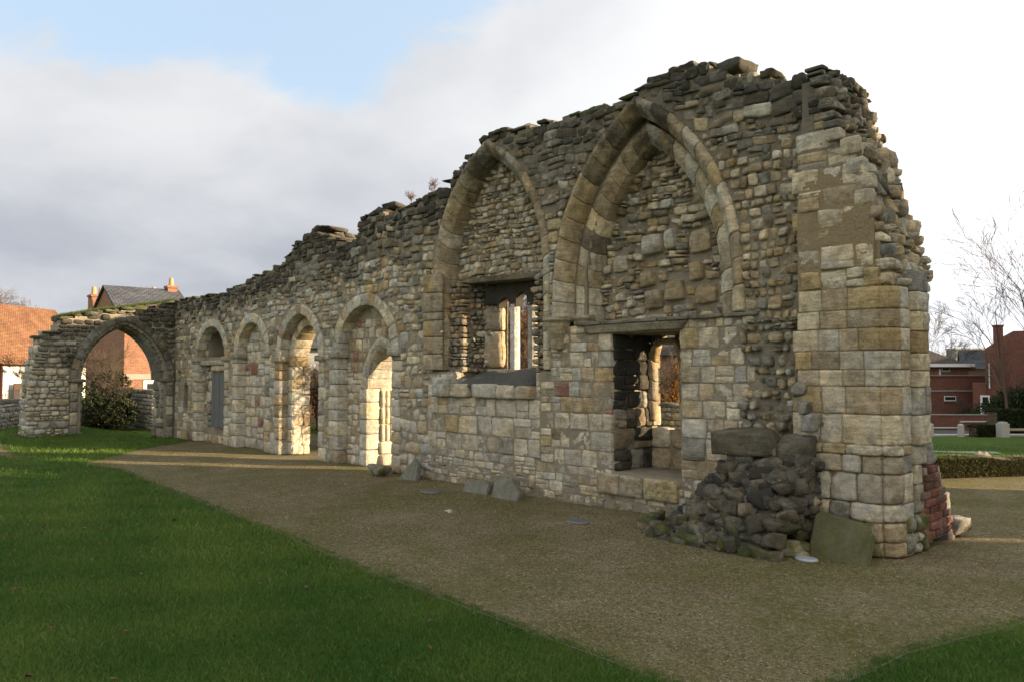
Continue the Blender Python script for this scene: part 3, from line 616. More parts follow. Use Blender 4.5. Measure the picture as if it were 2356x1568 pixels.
# arcade arches
def small_arch(key,name,nv,label,yb=.2,impost=True):
    g=GA[key]; a=Acc(); 
    i=g['i'][1:-1]; o_=g['o'][1:-1]
    ring(a,i,o_,nv,(0,7.3,0),d=.03,back=.22,mix={'pale':4,'cream':4,'tan':2,'ochre':.6},wearfn=lambda x,z:(.2,.0,0),k=6,rough=.005,rnd=.04)
    zs=g['i'][1][1]
    for s in (0,-1):
        xi=g['i'][s][0]; xo=g['o'][s][0]; z=0
        while z<zs-.02:
            h=min(R_(.16,.3),zs-z); 
            if zs-z-h<.1:h=zs-z
            x0,x1=min(xi,xo),max(xi,xo); e=R_(0,.12)
            if s==0: x0-=e
            else: x1+=e
            stone(a,[(x0,z),(x1,z),(x1,z+h),(x0,z+h)],(0,7.3,0),FR_MAIN,d=.03,back=.25 if s==0 else .09,k=6,rough=.005,rnd=.04,gap=.003,col=pick({'pale':4,'cream':4,'tan':2,'grey':1}),wear=(.1,.2 if z<.2 else 0,0))
            z+=h
        if impost:
            x0,x1=min(xi,xo)-.06,max(xi,xo)+.06
            stone(a,[(x0,zs-.06),(x1,zs-.06),(x1,zs+.05),(x0,zs+.05)],(0,7.3,0),FR_MAIN,d=.085,back=.25,k=6,rough=.006,rnd=.1,gap=0,col=(.33,.31,.25),wear=(.3,0,0))
    o=a.build(name,M['stone'],ruin); o['label']=label; return o
small_arch('D2','arcade_arch',13,'round arch enclosing the small pointed doorway')
small_arch('D1','arcade_arch',13,'round arch around the open doorway')
small_arch('B3','arcade_arch',11,'blocked round arch filled with pale squared stone')
small_arch('N4','arcade_arch',11,'round arch around the boarded niche')
# pointed doorway hood + moulded jambs
a=Acc(); hi=parc(-11.72,-10.86,1.35,2.02); ho=parc(-11.93,-10.65,1.35,2.26)
for h1,h2,bk in zip(halves(hi),halves(ho),(.5,.1)): ring(a,h1,h2,5,(0,7.46,0),d=.03,back=bk,mix={'cream':4,'pale':3},prof=([-1,-.1,.6,1],[-.12,0,.0,-.03]),k=7)
for x0,x1,rv in ((-11.93,-11.70,1),(-10.88,-10.65,0)):
    z=0
    while z<1.34:
        h=min(R_(.2,.32),1.35-z)
        if 1.35-z-h<.12: h=1.35-z
        stone(a,[(x0,z),(x1,z),(x1,z+h),(x0,z+h)],(0,7.46,0),FR_MAIN,d=.03,back=.25 if rv else .05,k=7,rough=.004,rnd=.05,gap=.003,col=pick({'cream':3,'pale':3}),wear=(.1,.1,0)); z+=h
for yy in (7.76,7.86,7.95):   # roll mouldings on the lit jamb
    for z in (0.42,.72,1.02):
        stone(a,[(yy-.035,z),(yy+.035,z),(yy+.035,z+.3),(yy-.035,z+.3)],(-11.70,0,0),FR_END,d=.05,back=.1,k=6,rough=.004,rnd=.1,edge=.03,gap=.001,col=(.55,.49,.36),wear=(0,0,0))
stone(a,[(7.7,.0),(8.02,.0),(8.02,.2),(7.7,.2)],(-11.70,0,0),FR_END,d=.09,back=.1,k=7,rough=.01,rnd=.2,col=(.45,.36,.24)); stone(a,[(7.7,.2),(8.0,.2),(8.0,.42),(7.7,.42)],(-11.70,0,0),FR_END,d=.06,back=.1,k=7,rough=.004,rnd=.1,col=(.58,.5,.36))
o=a.build('doorway_arch',M['stone'],ruin); o['label']='pointed doorway surround with pale hood'
# soffit rings of open doorways
a=Acc()
for hi,ho,bk in zip(halves(parc(-14.5,-13.18,1.75,2.55)),halves(parc(-14.66,-13.09,1.78,2.72)),(.35,.08)): ring(a,hi,ho,6,(0,7.48,0),d=.02,back=bk,mix={'cream':3,'tan':3,'ochre':2},k=6,wearfn=lambda x,z:(.35*(z>2.3),0,0))
for z in np.arange(0,1.7,.25): stone(a,[(-14.66,z),(-14.48,z),(-14.48,z+.25),(-14.66,z+.25)],(0,7.48,0),FR_MAIN,d=.02,back=.2,k=6,rough=.006,rnd=.1,gap=.003,col=pick({'cream':3,'pale':3}),wear=(.1,0,0))
a.build('doorway_arch',M['stone'],ruin)['label']='tall round-headed open doorway in the arcade'
# ---- lintel slab over the square recess, ledge
a=Acc()
stone(a,[(-6.5,2.08),(-5.05,2.09),(-4.98,2.2),(-6.5,2.2)],(0,7.3,0),FR_MAIN,d=.05,back=.8,k=11,rough=.006,rnd=.05,edge=.012,col=(.26,.24,.18),wear=(.35,.1,0))
a.build('lintel',M['stone'],ruin)['label']='flat grey lintel over the square recess'
a=Acc()
for x0 in np.arange(-6.65,-4.5,.42): stone(a,[(x0,2.19),(x0+.42,2.19),(x0+.42,2.245),(x0,2.245)],(0,7.3,0),FR_MAIN,d=.06,back=.6,k=7,rough=.008,rnd=.1,col=(.22,.21,.17),wear=(.4,.1,0))
a.build('ledge',M['stone'],ruin)
# sill slabs of square recess
a=Acc()
for x0,x1 in ((-6.3,-5.95),(-5.95,-5.6),(-5.6,-5.12)):
    stone(a,[(x0,.17),(x1,.17),(x1,.42),(x0,.42)],(0,7.26,0),FR_MAIN,d=.03,back=.8,k=9,rough=.008,rnd=.06,edge=.015,col=pick({'ochre':1,'tan':2}),wear=(.1,.25,0))
a.build('recess_sill',M['stone'],ruin)
# slit light frame
a=Acc()
i=[(-5.97,1.02)]+[(-5.795-.175*math.cos(t),1.83+.175*math.sin(t)) for t in np.linspace(0,math.pi,9)]+[(-5.62,1.02)]
o_=[(-6.05,1.02)]+[(-5.795-.27*math.cos(t),1.83+.25*math.sin(t)) for t in np.linspace(0,math.pi,9)]+[(-5.53,1.02)]
ring(a,i,o_,9,(0,7.97,0),d=.015,back=.09,mix={'tan':2,'ochre':1},prof=([-1,-.3,1],[-.04,0,0]),wearfn=lambda x,z:(.3,0,0))
slit_o=a.build('slit_window',M['stone'],ruin); slit_o['label']='narrow round-headed light at the back of the recess'
# ---- three-light window
win=Acc()
# smooth jamb stones on left splay
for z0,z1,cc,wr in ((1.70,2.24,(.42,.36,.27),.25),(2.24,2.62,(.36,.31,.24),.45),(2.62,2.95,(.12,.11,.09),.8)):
    d=Vector((.30,.13,0)); Ln=d.length; d.normalize()
    stone(win,[(0,z0),(Ln,z0),(Ln-.01,z1),(.02,z1)],(-8.97,7.74,0),((d.x,d.y,0),(0,0,1),(d.y,-d.x,0)),d=.02,back=.12,k=9,rough=.012,rnd=.12,edge=.03,col=cc,wear=(wr,0,0))
    stone(win,[(7.86,z0),(7.95,z0),(7.95,z1),(7.86,z1)],(-8.70,0,0),FR_END,d=.02,back=.1,k=7,rough=.012,rnd=.1,col=(.5,.42,.28),wear=(0,0,0))
w_o=win.build('window_jamb',M['stone'],ruin)
# head: dark slab with three arched cut-outs
def headslab():
    xs=np.linspace(-8.72,-7.55,118); bm_V=[];Fq=[]
    lights=[(-8.68,-8.44,2.60),(-8.31,-8.07,2.66),(-7.95,-7.71,2.60)]
    def under(x):
        for a_,b_,zc in lights:
            if a_<x<b_:
                m=(a_+b_)/2; r=(b_-a_)/2; t=(x-m)/r
                return zc+r*1.05*max(0,1-abs(t)**1.7)**.6
        return 2.58
    V=[];
    for x in xs:
        u=under(x); V+=[(x,7.80,u),(x,7.80,2.96),(x,7.95,2.96),(x,7.95,u)]
    n=len(xs)
    for i in range(n-1):
        b=i*4; c=b+4
        for j in range(4): Fq.append((b+j,c+j,c+(j+1)%4,b+(j+1)%4))
    Fq.append((0,1,2,3)); Fq.append((b+4+3,b+4+2,b+4+1,b+4))
    return np.array(V),np.array(Fq)
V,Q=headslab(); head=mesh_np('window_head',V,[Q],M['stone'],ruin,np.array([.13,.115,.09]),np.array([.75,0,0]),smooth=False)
a=Acc()
stone(a,[(-9.3,2.96),(-7.25,2.90),(-7.25,3.0),(-9.3,3.05)],(0,7.62,0),FR_MAIN,d=.09,back=.5,k=15,rough=.012,rnd=.05,edge=.015,col=(.22,.19,.14),wear=(.4,0,0))
a.build('lintel',M['stone'],ruin)['label']='rough lintel over the three-light window'
def mull(x0,col,wr):
    a=Acc()
    V,F=_CS[5]; 
    xa,xb,ya,yb=x0-.01,x0+.12,7.80,7.92
    pts=[(xa,ya+.04),(xa+.02,ya),(xb-.02,ya),(xb,ya+.04),(xb,yb-.03),(xb-.03,yb),(xa+.03,yb),(xa,yb-.03)]
    zs=np.linspace(1.66,2.62,14); V=[];Fq=[]
    for z in zs:
        for p in pts: V.append((p[0]+R_(-.0015,.0015),p[1]+R_(-.0015,.0015),z))
    for i in range(len(zs)-1):
        for j in range(8): Fq.append((i*8+j,i*8+(j+1)%8,(i+1)*8+(j+1)%8,(i+1)*8+j))
    return mesh_np('mullion',np.array(V),[np.array(Fq)],M['stone'],ruin,np.array(col),np.array([wr,0,0]),smooth=False)
mull(-8.435,(.66,.64,.60),0)['label']='clean pale replacement mullion'
mull(-8.065,(.40,.38,.34),.15)['label']='weathered grey mullion'
a=Acc()
for x0,x1 in ((-8.95,-8.45),(-8.45,-8.0),(-8.0,-7.5)): stone(a,[(x0,1.56),(x1,1.56),(x1,1.68),(x0,1.68)],(0,7.78,0),FR_MAIN,d=.02,back=.4,k=8,rough=.008,rnd=.06,col=(.46,.41,.31),wear=(.1,0,0))
for x0,x1,zt_ in ((-9.55,-9.12,1.56),(-9.12,-8.7,1.47),(-8.62,-8.1,1.47),(-8.1,-7.72,1.46),(-7.72,-7.4,1.45)): stone(a,[(x0,1.26),(x1,1.26),(x1,zt_),(x0,zt_)],(0,7.24,0),FR_MAIN,d=.04,back=.5,k=9,rough=.012,rnd=.12,edge=.02,col=pick({'cream':3,'ochre':1,'pale':1}),wear=(.1,.05,0))
a.build('window_sill',M['stone'],ruin)
# dark layered slate apron sloping from sill
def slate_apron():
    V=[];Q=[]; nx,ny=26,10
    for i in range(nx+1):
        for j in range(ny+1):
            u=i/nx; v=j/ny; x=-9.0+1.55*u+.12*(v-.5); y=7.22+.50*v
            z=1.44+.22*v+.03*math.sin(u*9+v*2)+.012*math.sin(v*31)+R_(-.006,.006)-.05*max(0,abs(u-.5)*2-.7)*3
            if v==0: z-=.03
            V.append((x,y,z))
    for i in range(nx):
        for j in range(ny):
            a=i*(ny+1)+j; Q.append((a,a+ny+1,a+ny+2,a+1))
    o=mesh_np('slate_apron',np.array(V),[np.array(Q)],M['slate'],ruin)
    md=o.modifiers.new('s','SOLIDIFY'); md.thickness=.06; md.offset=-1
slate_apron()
# shafts left of the left arch (octagonal)
a=Acc(); z=1.66
for h in (.24,.26,.25,.12,.3,.28):
    stone(a,[(-9.74,z),(-9.50,z),(-9.50,z+h),(-9.74,z+h)],(0,7.3,0),FR_MAIN,d=.12,back=.2,k=8,rough=.004,rnd=.04,gap=.003,edge=.01,col=pick({'tan':3,'ochre':1}),wear=(.1,0,0))
    stone(a,[(0,z),(.17,z),(.17,z+h),(0,z+h)],(-9.51,7.19,0),((.8,.6,0),(0,0,1),(.6,-.8,0)),d=.01,back=.1,k=7,rough=.004,rnd=.04,gap=.003,edge=.01,col=(.36,.32,.24),wear=(.1,0,0)); z+=h
a.build('shaft',M['stone'],ruin)
# niche board
def boxmesh(name,x0,x1,y0,y1,z0,z1,mat,parent,bev=.005):
    bm=bmesh.new(); bmesh.ops.create_cube(bm,size=1)
    for v in bm.verts: v.co=((x0+x1)/2+v.co.x*(x1-x0),(y0+y1)/2+v.co.y*(y1-y0),(z0+z1)/2+v.co.z*(z1-z0))
    if bev: bmesh.ops.bevel(bm,geom=bm.edges[:],offset=bev,segments=1,affect='EDGES')
    me=bpy.data.meshes.new(name); bm.to_mesh(me); bm.free(); o=bpy.data.objects.new(name,me); me.materials.append(mat); S.collection.objects.link(o)
    if parent is not None: setparent(o,parent)
    return o
def planks(name,x0,x1,y,z0,z1,n,mat,parent,th=.03):
    bm=bmesh.new(); w=(x1-x0)/n
    for i in range(n):
        r=bmesh.ops.create_cube(bm,size=1); dy=R_(-.004,.004)
        for v in r['verts']: v.co=(x0+w*(i+.5)+v.co.x*(w-.006),y+dy+v.co.y*th,(z0+z1)/2+v.co.z*(z1-z0))
    me=bpy.data.meshes.new(name); bm.to_mesh(me); bm.free(); o=bpy.data.objects.new(name,me); me.materials.append(mat); S.collection.objects.link(o)
    if parent is not None: setparent(o,parent)
    return o
planks('board_panel',-18.3,-17.56,7.41,.38,1.68,5,M['wood_grey'],ruin)['label']='grey vertical boards closing the lower niche'
a=Acc(); stone(a,[(-19.0,1.8),(-17.3,1.8),(-17.3,1.93),(-19.0,1.93)],(0,7.38,0),FR_MAIN,d=.05,back=.2,k=9,rough=.01,rnd=.1,col=(.40,.36,.28),wear=(.2,0,0)); stone(a,[(-18.3,1.66),(-17.5,1.66),(-17.5,1.81),(-18.3,1.81)],(0,7.40,0),FR_MAIN,d=.05,back=.2,k=8,rough=.01,rnd=.2,col=(.5,.42,.28)); a.build('niche_ledge',M['stone'],ruin)
# ---- capping stones along the ruined top
a=Acc(); x=-20.7
while x<-3.4:
    t=float(top(x)); w=R_(.12,.34) if x<-5 else R_(.1,.2)
    for yy in (7.44,7.70,7.96):
        if R_(0,1)<.3: continue
        hh=R_(.04,.09)
        rock(a,(x+w/2+R_(-.05,.05),yy+R_(-.04,.04),float(top(x+w/2))-.06+R_(-.02,.02)),(w*R_(.9,1.15),R_(.26,.36),hh),rot=R_(-.15,.15),n=5,boxy=.8,rough=.07,facets=4,col=pick(MIX_TOP),wear=(.75,R_(.1,.45) if x<-14 or x>-7 else R_(0,.3),0),tilt=(R_(-.04,.04),R_(-.08,.08)))
    x+=w*.9
for (x,z,w,h) in ((-13.5,4.33,.32,.12),(-13.2,4.36,.3,.10),(-13.75,4.26,.26,.10),(-14.3,4.1,.3,.1),(-5.15,5.05,.34,.12),(-4.95,5.05,.26,.10),(-4.45,4.88,.30,.16),(-3.55,4.52,.3,.08),(-5.6,4.96,.3,.10),(-8.6,4.98,.22,.14),(-8.35,5.08,.26,.1),(-9.2,4.62,.24,.16),(-11.5,4.42,.5,.12),(-11.1,4.44,.45,.1)):
    rock(a,(x,7.45+R_(0,.2),z),(w,R_(.35,.5),h),rot=R_(-.2,.2),n=7,boxy=.7,rough=.06,facets=6,col=pick(MIX_TOP),wear=(.7,.15,0),tilt=(R_(-.1,.1),R_(-.15,.15)))
a.build('capping_stones',M['stone'],ruin)
# ---- ragged stones of the end silhouette
a=Acc()
for i in range(34):
    t=R_(2.5,4.3); y=R_(7.3,8.0); s=R_(.10,.18)
    rock(a,(float(xend(t))-.10+R_(-.02,.02),y,t),(s*R_(.8,1.3),s*R_(.9,1.5),s*R_(.6,.9)),rot=R_(-.4,.4),n=5,boxy=.7,rough=.06,facets=5,col=pick({'tan':3,'cream':2,'grey':2,'pale':1}),wear=(.3+.3*(t>3.4),.08,0),tilt=(R_(-.2,.2),R_(-.2,.2)))
a.build('broken_end_stones',M['stone'],ruin)
# ---- rubble stump of the torn-off cross wall
a=Acc()
foot=[(-4.9,7.2),(-4.85,6.6),(-4.45,6.28),(-3.9,6.35),(-3.5,6.75),(-3.35,7.1)]
def stump_h(x,y):
    # height of the heap surface
    hx=np.interp(x,[-4.95,-4.7,-4.45,-4.22,-4.05,-3.75,-3.45,-3.3],[0.05,.2,.45,.74,.95,1.0,.85,.7]); hy=np.interp(y,[6.25,6.4,6.62,6.9,7.2],[0.0,.35,.85,1.,1.])
    return hx*hy
N_=0
zz=0.02
layers=np.arange(0.04,1.0,.105)
for z in layers:
    # outline of heap at this height: march around front arc
    for th in np.linspace(math.pi*1.02,math.pi*2.05,26):
        c=np.array([-4.0,7.15]); r=.1
        while r<1.3:
            px,py=c[0]+math.cos(th)*r*1.0,c[1]+math.sin(th)*r
            if stump_h(px,py)<z or px>-3.42: break
            r+=.02
        if r<.15: continue
        if random.random()<.12: continue
        px,py=c[0]+math.cos(th)*(r-.06),c[1]+math.sin(th)*(r-.06)
        s=R_(.12,.19)
        moss=max(0,1-z/.35)*.42
        mix={'grey':1.4,'dark':4,'brown':2,'tan':.8,'soot_and_shade':1,'moss':1.8*(z<.3)}
        rock(a,(px,py,z+R_(-.03,.03)),(s*R_(.9,1.4),s,s*R_(.65,1.)),rot=th+math.pi/2+R_(-.3,.3),n=5,boxy=.72,rough=.06,facets=5,col=pick(mix),wear=(.6,moss,0),tilt=(R_(-.25,.25),R_(-.25,.25)))
for _ in range(130):
    px,py=R_(-4.85,-3.42),R_(6.3,7.2); h_=float(stump_h(px,py))
    if h_<.06 or h_>.98: continue
    s=R_(.12,.19); rock(a,(px,py,h_-.065+R_(-.02,.02)),(s*R_(.9,1.4),s,s*R_(.6,.9)),rot=R_(-.5,.5),n=5,boxy=.86,rough=.06,facets=5,col=pick({'grey':.8,'dark':4,'brown':1.5,'tan':.5,'soot_and_shade':2,'moss':1.5*(h_<.3)}),wear=(.6,max(0,1-h_/.35)*.35,0),tilt=(R_(-.4,.4),R_(-.4,.4)))
stumpo=a.build('rubble_stump',M['stone'],ruin); stumpo['label']='dark mossy rubble stump of a torn-off cross wall'
# heap core
bm_V=[];Fq=[]; gx=np.linspace(-4.9,-3.52,26); gy=np.linspace(6.25,7.3,20)
for x in gx:
    for y in gy: bm_V.append((x,y,max(-.05,float(stump_h(x,y))-.035)))
for i in range(25):
    for j in range(19): p=i*20+j; Fq.append((p,p+20,p+21,p+1))
mesh_np('stump_core',np.array(bm_V),[np.array(Fq)],M['darkmortar'],ruin)
a=Acc(); rock(a,(-3.97,6.80,.96),(.58,.46,.22),rot=.02,n=7,boxy=.97,rough=.02,facets=1,col=(.17,.155,.12),wear=(.5,.2,0),tilt=(.05,-.03)); rock(a,(-3.55,6.9,.93),(.26,.4,.24),rot=.1,n=7,boxy=.8,rough=.04,facets=5,col=(.16,.15,.12),wear=(.5,.1,0)); rock(a,(-3.52,6.95,.72),(.22,.3,.2),n=5,col=(.2,.18,.15),wear=(.4,.1,0))
for (x,y,z,s) in ((-3.48,7.0,.5,.2),(-3.5,7.0,.33,.22),(-3.46,6.98,1.15,.16),(-3.55,7.08,1.3,.15),(-3.62,7.12,1.45,.16)): rock(a,(x,y,z),(s,s*1.2,s),n=5,col=pick({'grey':2,'brown':1,'tan':1}),wear=(.35,.15,0))
a.build('capstone',M['stone'],ruin)['label']='big dark flat stone on top of the rubble stump'
# ---- brick repair at the far foot of the broken end
def brickmat(name,c1,c2,mort,sx,bw,rh,vec_swap=None,bumps=.5,dirt=.35):
    m,nt,b=newmat(name); T=NT(nt); co=T.co()
    if vec_swap:
        s=T.N.new('ShaderNodeSeparateXYZ'); T.L.new(co,s.inputs[0]); c=T.N.new('ShaderNodeCombineXYZ')
        for i,ax in enumerate(vec_swap):
            if ax=='xy': T.L.new(T.m('ADD',s.outputs[0],s.outputs[1]),c.inputs[i])
            else: T.L.new(s.outputs['XYZ'.index(ax.upper())],c.inputs[i])
        vec=c.outputs[0]
    else: vec=co
    br=T.N.new('ShaderNodeTexBrick'); T.L.new(vec,br.inputs['Vector']); br.inputs['Scale'].default_value=sx; br.inputs['Brick Width'].default_value=bw; br.inputs['Row Height'].default_value=rh; br.inputs['Mortar Size'].default_value=.012; br.inputs['Color1'].default_value=(*c1,1); br.inputs['Color2'].default_value=(*c2,1); br.inputs['Mortar'].default_value=(*mort,1); br.inputs['Bias'].default_value=0
    c=T.mix(T.ramp(T.noise(1.3,5,.6,co),.4,.75,0,dirt),br.outputs[0],(.05,.035,.03)); c=T.mix(1.,c,_g(T,T.ramp(T.noise(14,4,.6,co),.3,.7,.7,1.25)),'MULTIPLY')
    T.L.new(c,b.inputs['Base Color']); b.inputs['Roughness'].default_value=.9
    inv=T.m('SUBTRACT',1,br.outputs['Fac']); T.L.new(T.bump(inv,bumps,.01),b.inputs['Normal']); return m
M['brick']=brickmat('red_brick',(.27,.095,.06),(.34,.13,.08),(.30,.26,.21),1,.225,.075,('xy','Z','Z'))
M['brick_dark']=brickmat('dark_red_brick',(.19,.06,.045),(.24,.08,.055),(.17,.12,.10),1,.225,.075,('xy','Z','Z'))
M['brick_orange']=brickmat('orange_brick',(.27,.10,.055),(.33,.14,.075),(.27,.20,.15),1,.225,.075,('xy','Z','Z'))
a=Acc()
for i in range(9):
    z=.08+i*.075; y0=7.70 if i<7 else 7.8; y1=8.46-.045*i-R_(0,.05)-(.06 if i>5 else 0)
    y=y0-(.11 if i%2 else 0)
    while y<y1:
        w=min(.21,y1-y)
        if w>.05: stone(a,[(y,z),(y+w,z),(y+w,z+.073),(y,z+.073)],(-2.715,0,0),FR_END,d=R_(-.010,.010),back=.3,k=6,rough=.003,rnd=.02,gap=.005,edge=.003,col=random.choice([(.21,.085,.06),(.17,.075,.06),(.13,.07,.06),(.26,.12,.09),(.18,.12,.10)]),wear=(.25,.1,0))
        y+=.22
stone(a,[(7.80,.74),(8.10,.74),(7.98,.98),(7.82,.98)],(-2.74,0,0),FR_END,d=.0,back=.3,k=8,rough=.012,rnd=.3,col=(.3,.29,.26),wear=(.3,.1,0))
stone(a,[(7.70,.05),(8.44,.05),(8.10,.74),(7.72,.74)],(-2.735,0,0),FR_END,d=0,back=.3,k=6,rough=.003,rnd=0,edge=.003,gap=.01,col=(.34,.30,.25))
a.build('brick_patch',M['stone'],ruin)['label']='red brick repair at the broken end of the wall'
a=Acc(); boxy=.85
rock(a,(-2.90,8.46,.26),(.2,.24,.34),n=7,boxy=.75,rough=.06,facets=6,col=(.09,.08,.075),wear=(.2,.05,0)); rock(a,(-2.74,8.54,.09),(.22,.26,.2),n=7,boxy=.6,col=(.2,.185,.16),wear=(.2,.1,0)); rock(a,(-2.8,8.36,.02),(.16,.2,.16),n=5,col=(.16,.14,.13),wear=(.3,.1,0))
a.build('footing_stones',M['stone'],ruin)

# ------------------------------------------------------------------ second wall with the open pointed arch (at right angles)
archw=empty('ruined_archway',(-20.75,5.7,0),'low ruined wall with an open pointed arch and turf on its top','stone wall')
XA=-20.4
ATY=[3.9,4.05,4.2,4.35,4.62,4.7,5.0,5.5,6.2,6.9,7.3]; ATZ=[.3,1.9,2.35,2.55,2.62,2.92,2.98,3.10,3.22,3.36,3.46]
atop=lambda y: np.interp(y,ATY,ATZ)
aleft=lambda z: np.interp(z,[0,.6,1.5,2.2,2.6,3],[4.03,4.03,4.08,4.2,4.4,4.6])
AO=parc(5.2,6.98,1.45,2.74,zb=-.1); AOo=parc(4.92,7.24,1.45,3.04,zb=-.1)
def arch_core():
    c=.05; ys=np.arange(3.95,7.3,c)+c/2; zs=np.arange(-.2,3.6,c)+c/2
    Y,Z=np.meshgrid(ys,zs,indexing='ij'); sol=(Z<atop(Y)-.06)&(Y>aleft(Z)+.04)&~inpoly(Y,Z,grow(AO,.06))
    V=[];Q=[]; x1,x0=XA-.02,XA-.72
    def quad(*p): Q.append((len(V),len(V)+1,len(V)+2,len(V)+3)); V.extend(p)
    for i in range(len(ys)):
        for j in range(len(zs)):
            if not sol[i,j]: continue
            a,b=ys[i]-c/2,ys[i]+c/2; d,e=zs[j]-c/2,zs[j]+c/2
            quad((x1,a,d),(x1,b,d),(x1,b,e),(x1,a,e)); quad((x0,b,d),(x0,a,d),(x0,a,e),(x0,b,e))
            for di,dj in ((1,0),(-1,0),(0,1),(0,-1)):
                p,q=i+di,j+dj
                if 0<=p<len(ys) and 0<=q<len(zs) and sol[p,q]: continue
                if di: yy=b if di==1 else a; quad(*((x1,yy,d),(x0,yy,d),(x0,yy,e),(x1,yy,e))[::di])
                else: z_=e if dj==1 else d; quad(*((x1,a,z_),(x1,b,z_),(x0,b,z_),(x0,a,z_))[::dj])
    return np.array(V),np.array(Q)
V,Q=arch_core(); mesh_np('mortar_core',V,[Q],M['mortar'],archw,smooth=False)
A=Acc()
fa=lambda s,t:(t<atop(s)-.02)&(s>aleft(t))&~inpoly(s,t,AOo)&(s<7.28)
wa=lambda s,t:(float(np.clip(.15+.5*(t-1.6)+.45*max(0,1-abs(s-5.0)/.6)*(t<2.2),0,.9)),.15*(t<.3)+.1,0)
fill(A,lambda s,t:fa(s,t)&(t<1.75),(3.95,7.3),(0.05,1.75),(.10,.19),(.9,1.9),lambda s,t:0,fr=FR_END,mapO=lambda s,t:(XA,0,0),mix={'pale':6,'cream':2,'tan':1.5,'grey':1.5},wearfn=wa,prot=(0,.04),rnd=.3,edge=.02,gap=.008,split=.3,k=6)
fill(A,lambda s,t:fa(s,t)&(t>=1.75),(3.95,7.3),(1.75,3.5),(.08,.16),(.9,2.1),lambda s,t:0,fr=FR_END,mapO=lambda s,t:(XA,0,0),mix={'grey':3,'dark':3,'pale':1.2,'tan':1},wearfn=wa,prot=(-.01,.06),rnd=.4,edge=.025,gap=.008,facets=1,k=6)
# left end stones
FR_L=((1,0,0),(0,0,1),(0,-1,0))
fill(A,lambda s,t:(s>-21.1)&(s<-20.4),(-21.1,-20.4),(.05,2.6),(.12,.2),(.8,1.8),lambda s,t:float(aleft(t))+.02,fr=FR_L,mix={'pale':4,'tan':1,'grey':2},wearfn=lambda s,t:(.2,.1,0),prot=(-.02,.05),rnd=.4,k=6,facets=1)
for s_,sg in ((6.98,-1),(5.2,1)):
    fill(A,lambda s,t:(s>-21.1)&(s<-20.45),(-21.1,-20.45),(0,1.45),(.16,.28),(.9,1.6),lambda s,t:s_,fr=((1,0,0),(0,0,1),(0,sg,0)),mix={'pale':3,'grey':2,'brown':1},wearfn=lambda s,t:(.35,.1,0),prot=(-.01,.02),k=6)
A.build('masonry',M['stone'],archw)
A=Acc()
for i0,i1,y_,d_,bk in ((1,-1,0,.05,.3),):
    for hi,ho in zip(halves(parc(5.06,7.12,1.45,2.89)),halves(parc(4.9,7.28,1.45,3.06))): ring(A,hi,ho,8,(XA,0,0),fr=FR_END,d=.06,back=.25,mix={'grey':3,'tan':2,'dark':1},wearfn=lambda x,z:(.55,.15,0),k=6)
    for hi,ho in zip(halves(parc(5.2,6.98,1.45,2.74)),halves(parc(5.06,7.12,1.45,2.89))): ring(A,hi,ho,8,(XA-.12,0,0),fr=FR_END,d=0,back=.66,mix={'grey':3,'brown':2},wearfn=lambda x,z:(.4,.05,0),k=6,prof=([-1,0,1],[-.06,0,0]))
for y0,y1,d_ in ((4.92,5.08,.05),(5.06,5.2,-.1),(6.98,7.12,-.1),(7.1,7.26,.05)):
    z=0
    while z<1.44:
        h=min(R_(.18,.32),1.45-z); stone(A,[(y0,z),(y1,z),(y1,z+h),(y0,z+h)],(XA,0,0),FR_END,d=d_,back=.2,k=6,rough=.006,rnd=.08,gap=.004,col=pick({'pale':2,'grey':3,'tan':1,'dark':1}),wear=(.35,.1,0)); z+=h
stone(A,[(4.86,1.4),(5.24,1.4),(5.24,1.5),(4.86,1.5)],(XA,0,0),FR_END,d=.09,back=.2,k=6,col=(.2,.19,.16),wear=(.4,.1,0)); stone(A,[(6.94,1.4),(7.3,1.4),(7.3,1.5),(6.94,1.5)],(XA,0,0),FR_END,d=.09,back=.2,k=6,col=(.2,.19,.16),wear=(.4,.1,0))
A.build('open_arch',M['stone'],archw)
a=Acc(); y=4.2
while y<7.2:
    w=R_(.15,.32)
    for xx in (-20.5,-20.85):
        rock(a,(xx+R_(-.05,.05),y+w/2,float(atop(y+w/2))-.03),(R_(.28,.4),w*1.1,R_(.06,.13)),n=5,boxy=.8,rough=.06,facets=4,col=pick(MIX_TOP),wear=(.7,.3,0),tilt=(R_(-.1,.1),R_(-.08,.08)))
    y+=w*.9
a.build('capping_stones',M['stone'],archw)
# ------------------------------------------------------------------ ground
def sstep(x,a,b): t=np.clip((np.asarray(x,float)-a)/(b-a),0,1); return t*t*(3-2*t)
def camc(x,y): x=np.asarray(x,float); y=np.asarray(y,float); return x*FW.x+y*FW.y, x*RT.x+y*RT.y   # forward, right
def gz(x,y):
    f,r=camc(x,y)
    z=(.16*sstep(-np.asarray(x,float),18.6,20.6)+.04*sstep(-np.asarray(x,float),13,16))*(1-sstep(y,5.6,7.0))*(1-sstep(-np.asarray(x,float),24,40))
    m=sstep(r,3,9)
    z=z+m*np.interp(f,[0,12,37,42,60,120],[0,0,-1.3,-1.35,-1.95,-2.2])
    z=z+.012*np.sin(x*1.7+np.sin(y*1.1))*np.sin(y*1.3+1)
    return z
EDX=[-60,-19,-15.2,-14.0,-8.05,-5.75,-4.06,-2.5,-2.1,-1.9]; EDY=[8.5,3.2,3.95,4.2,3.76,3.57,3.46,3.43,3.6,3.95]
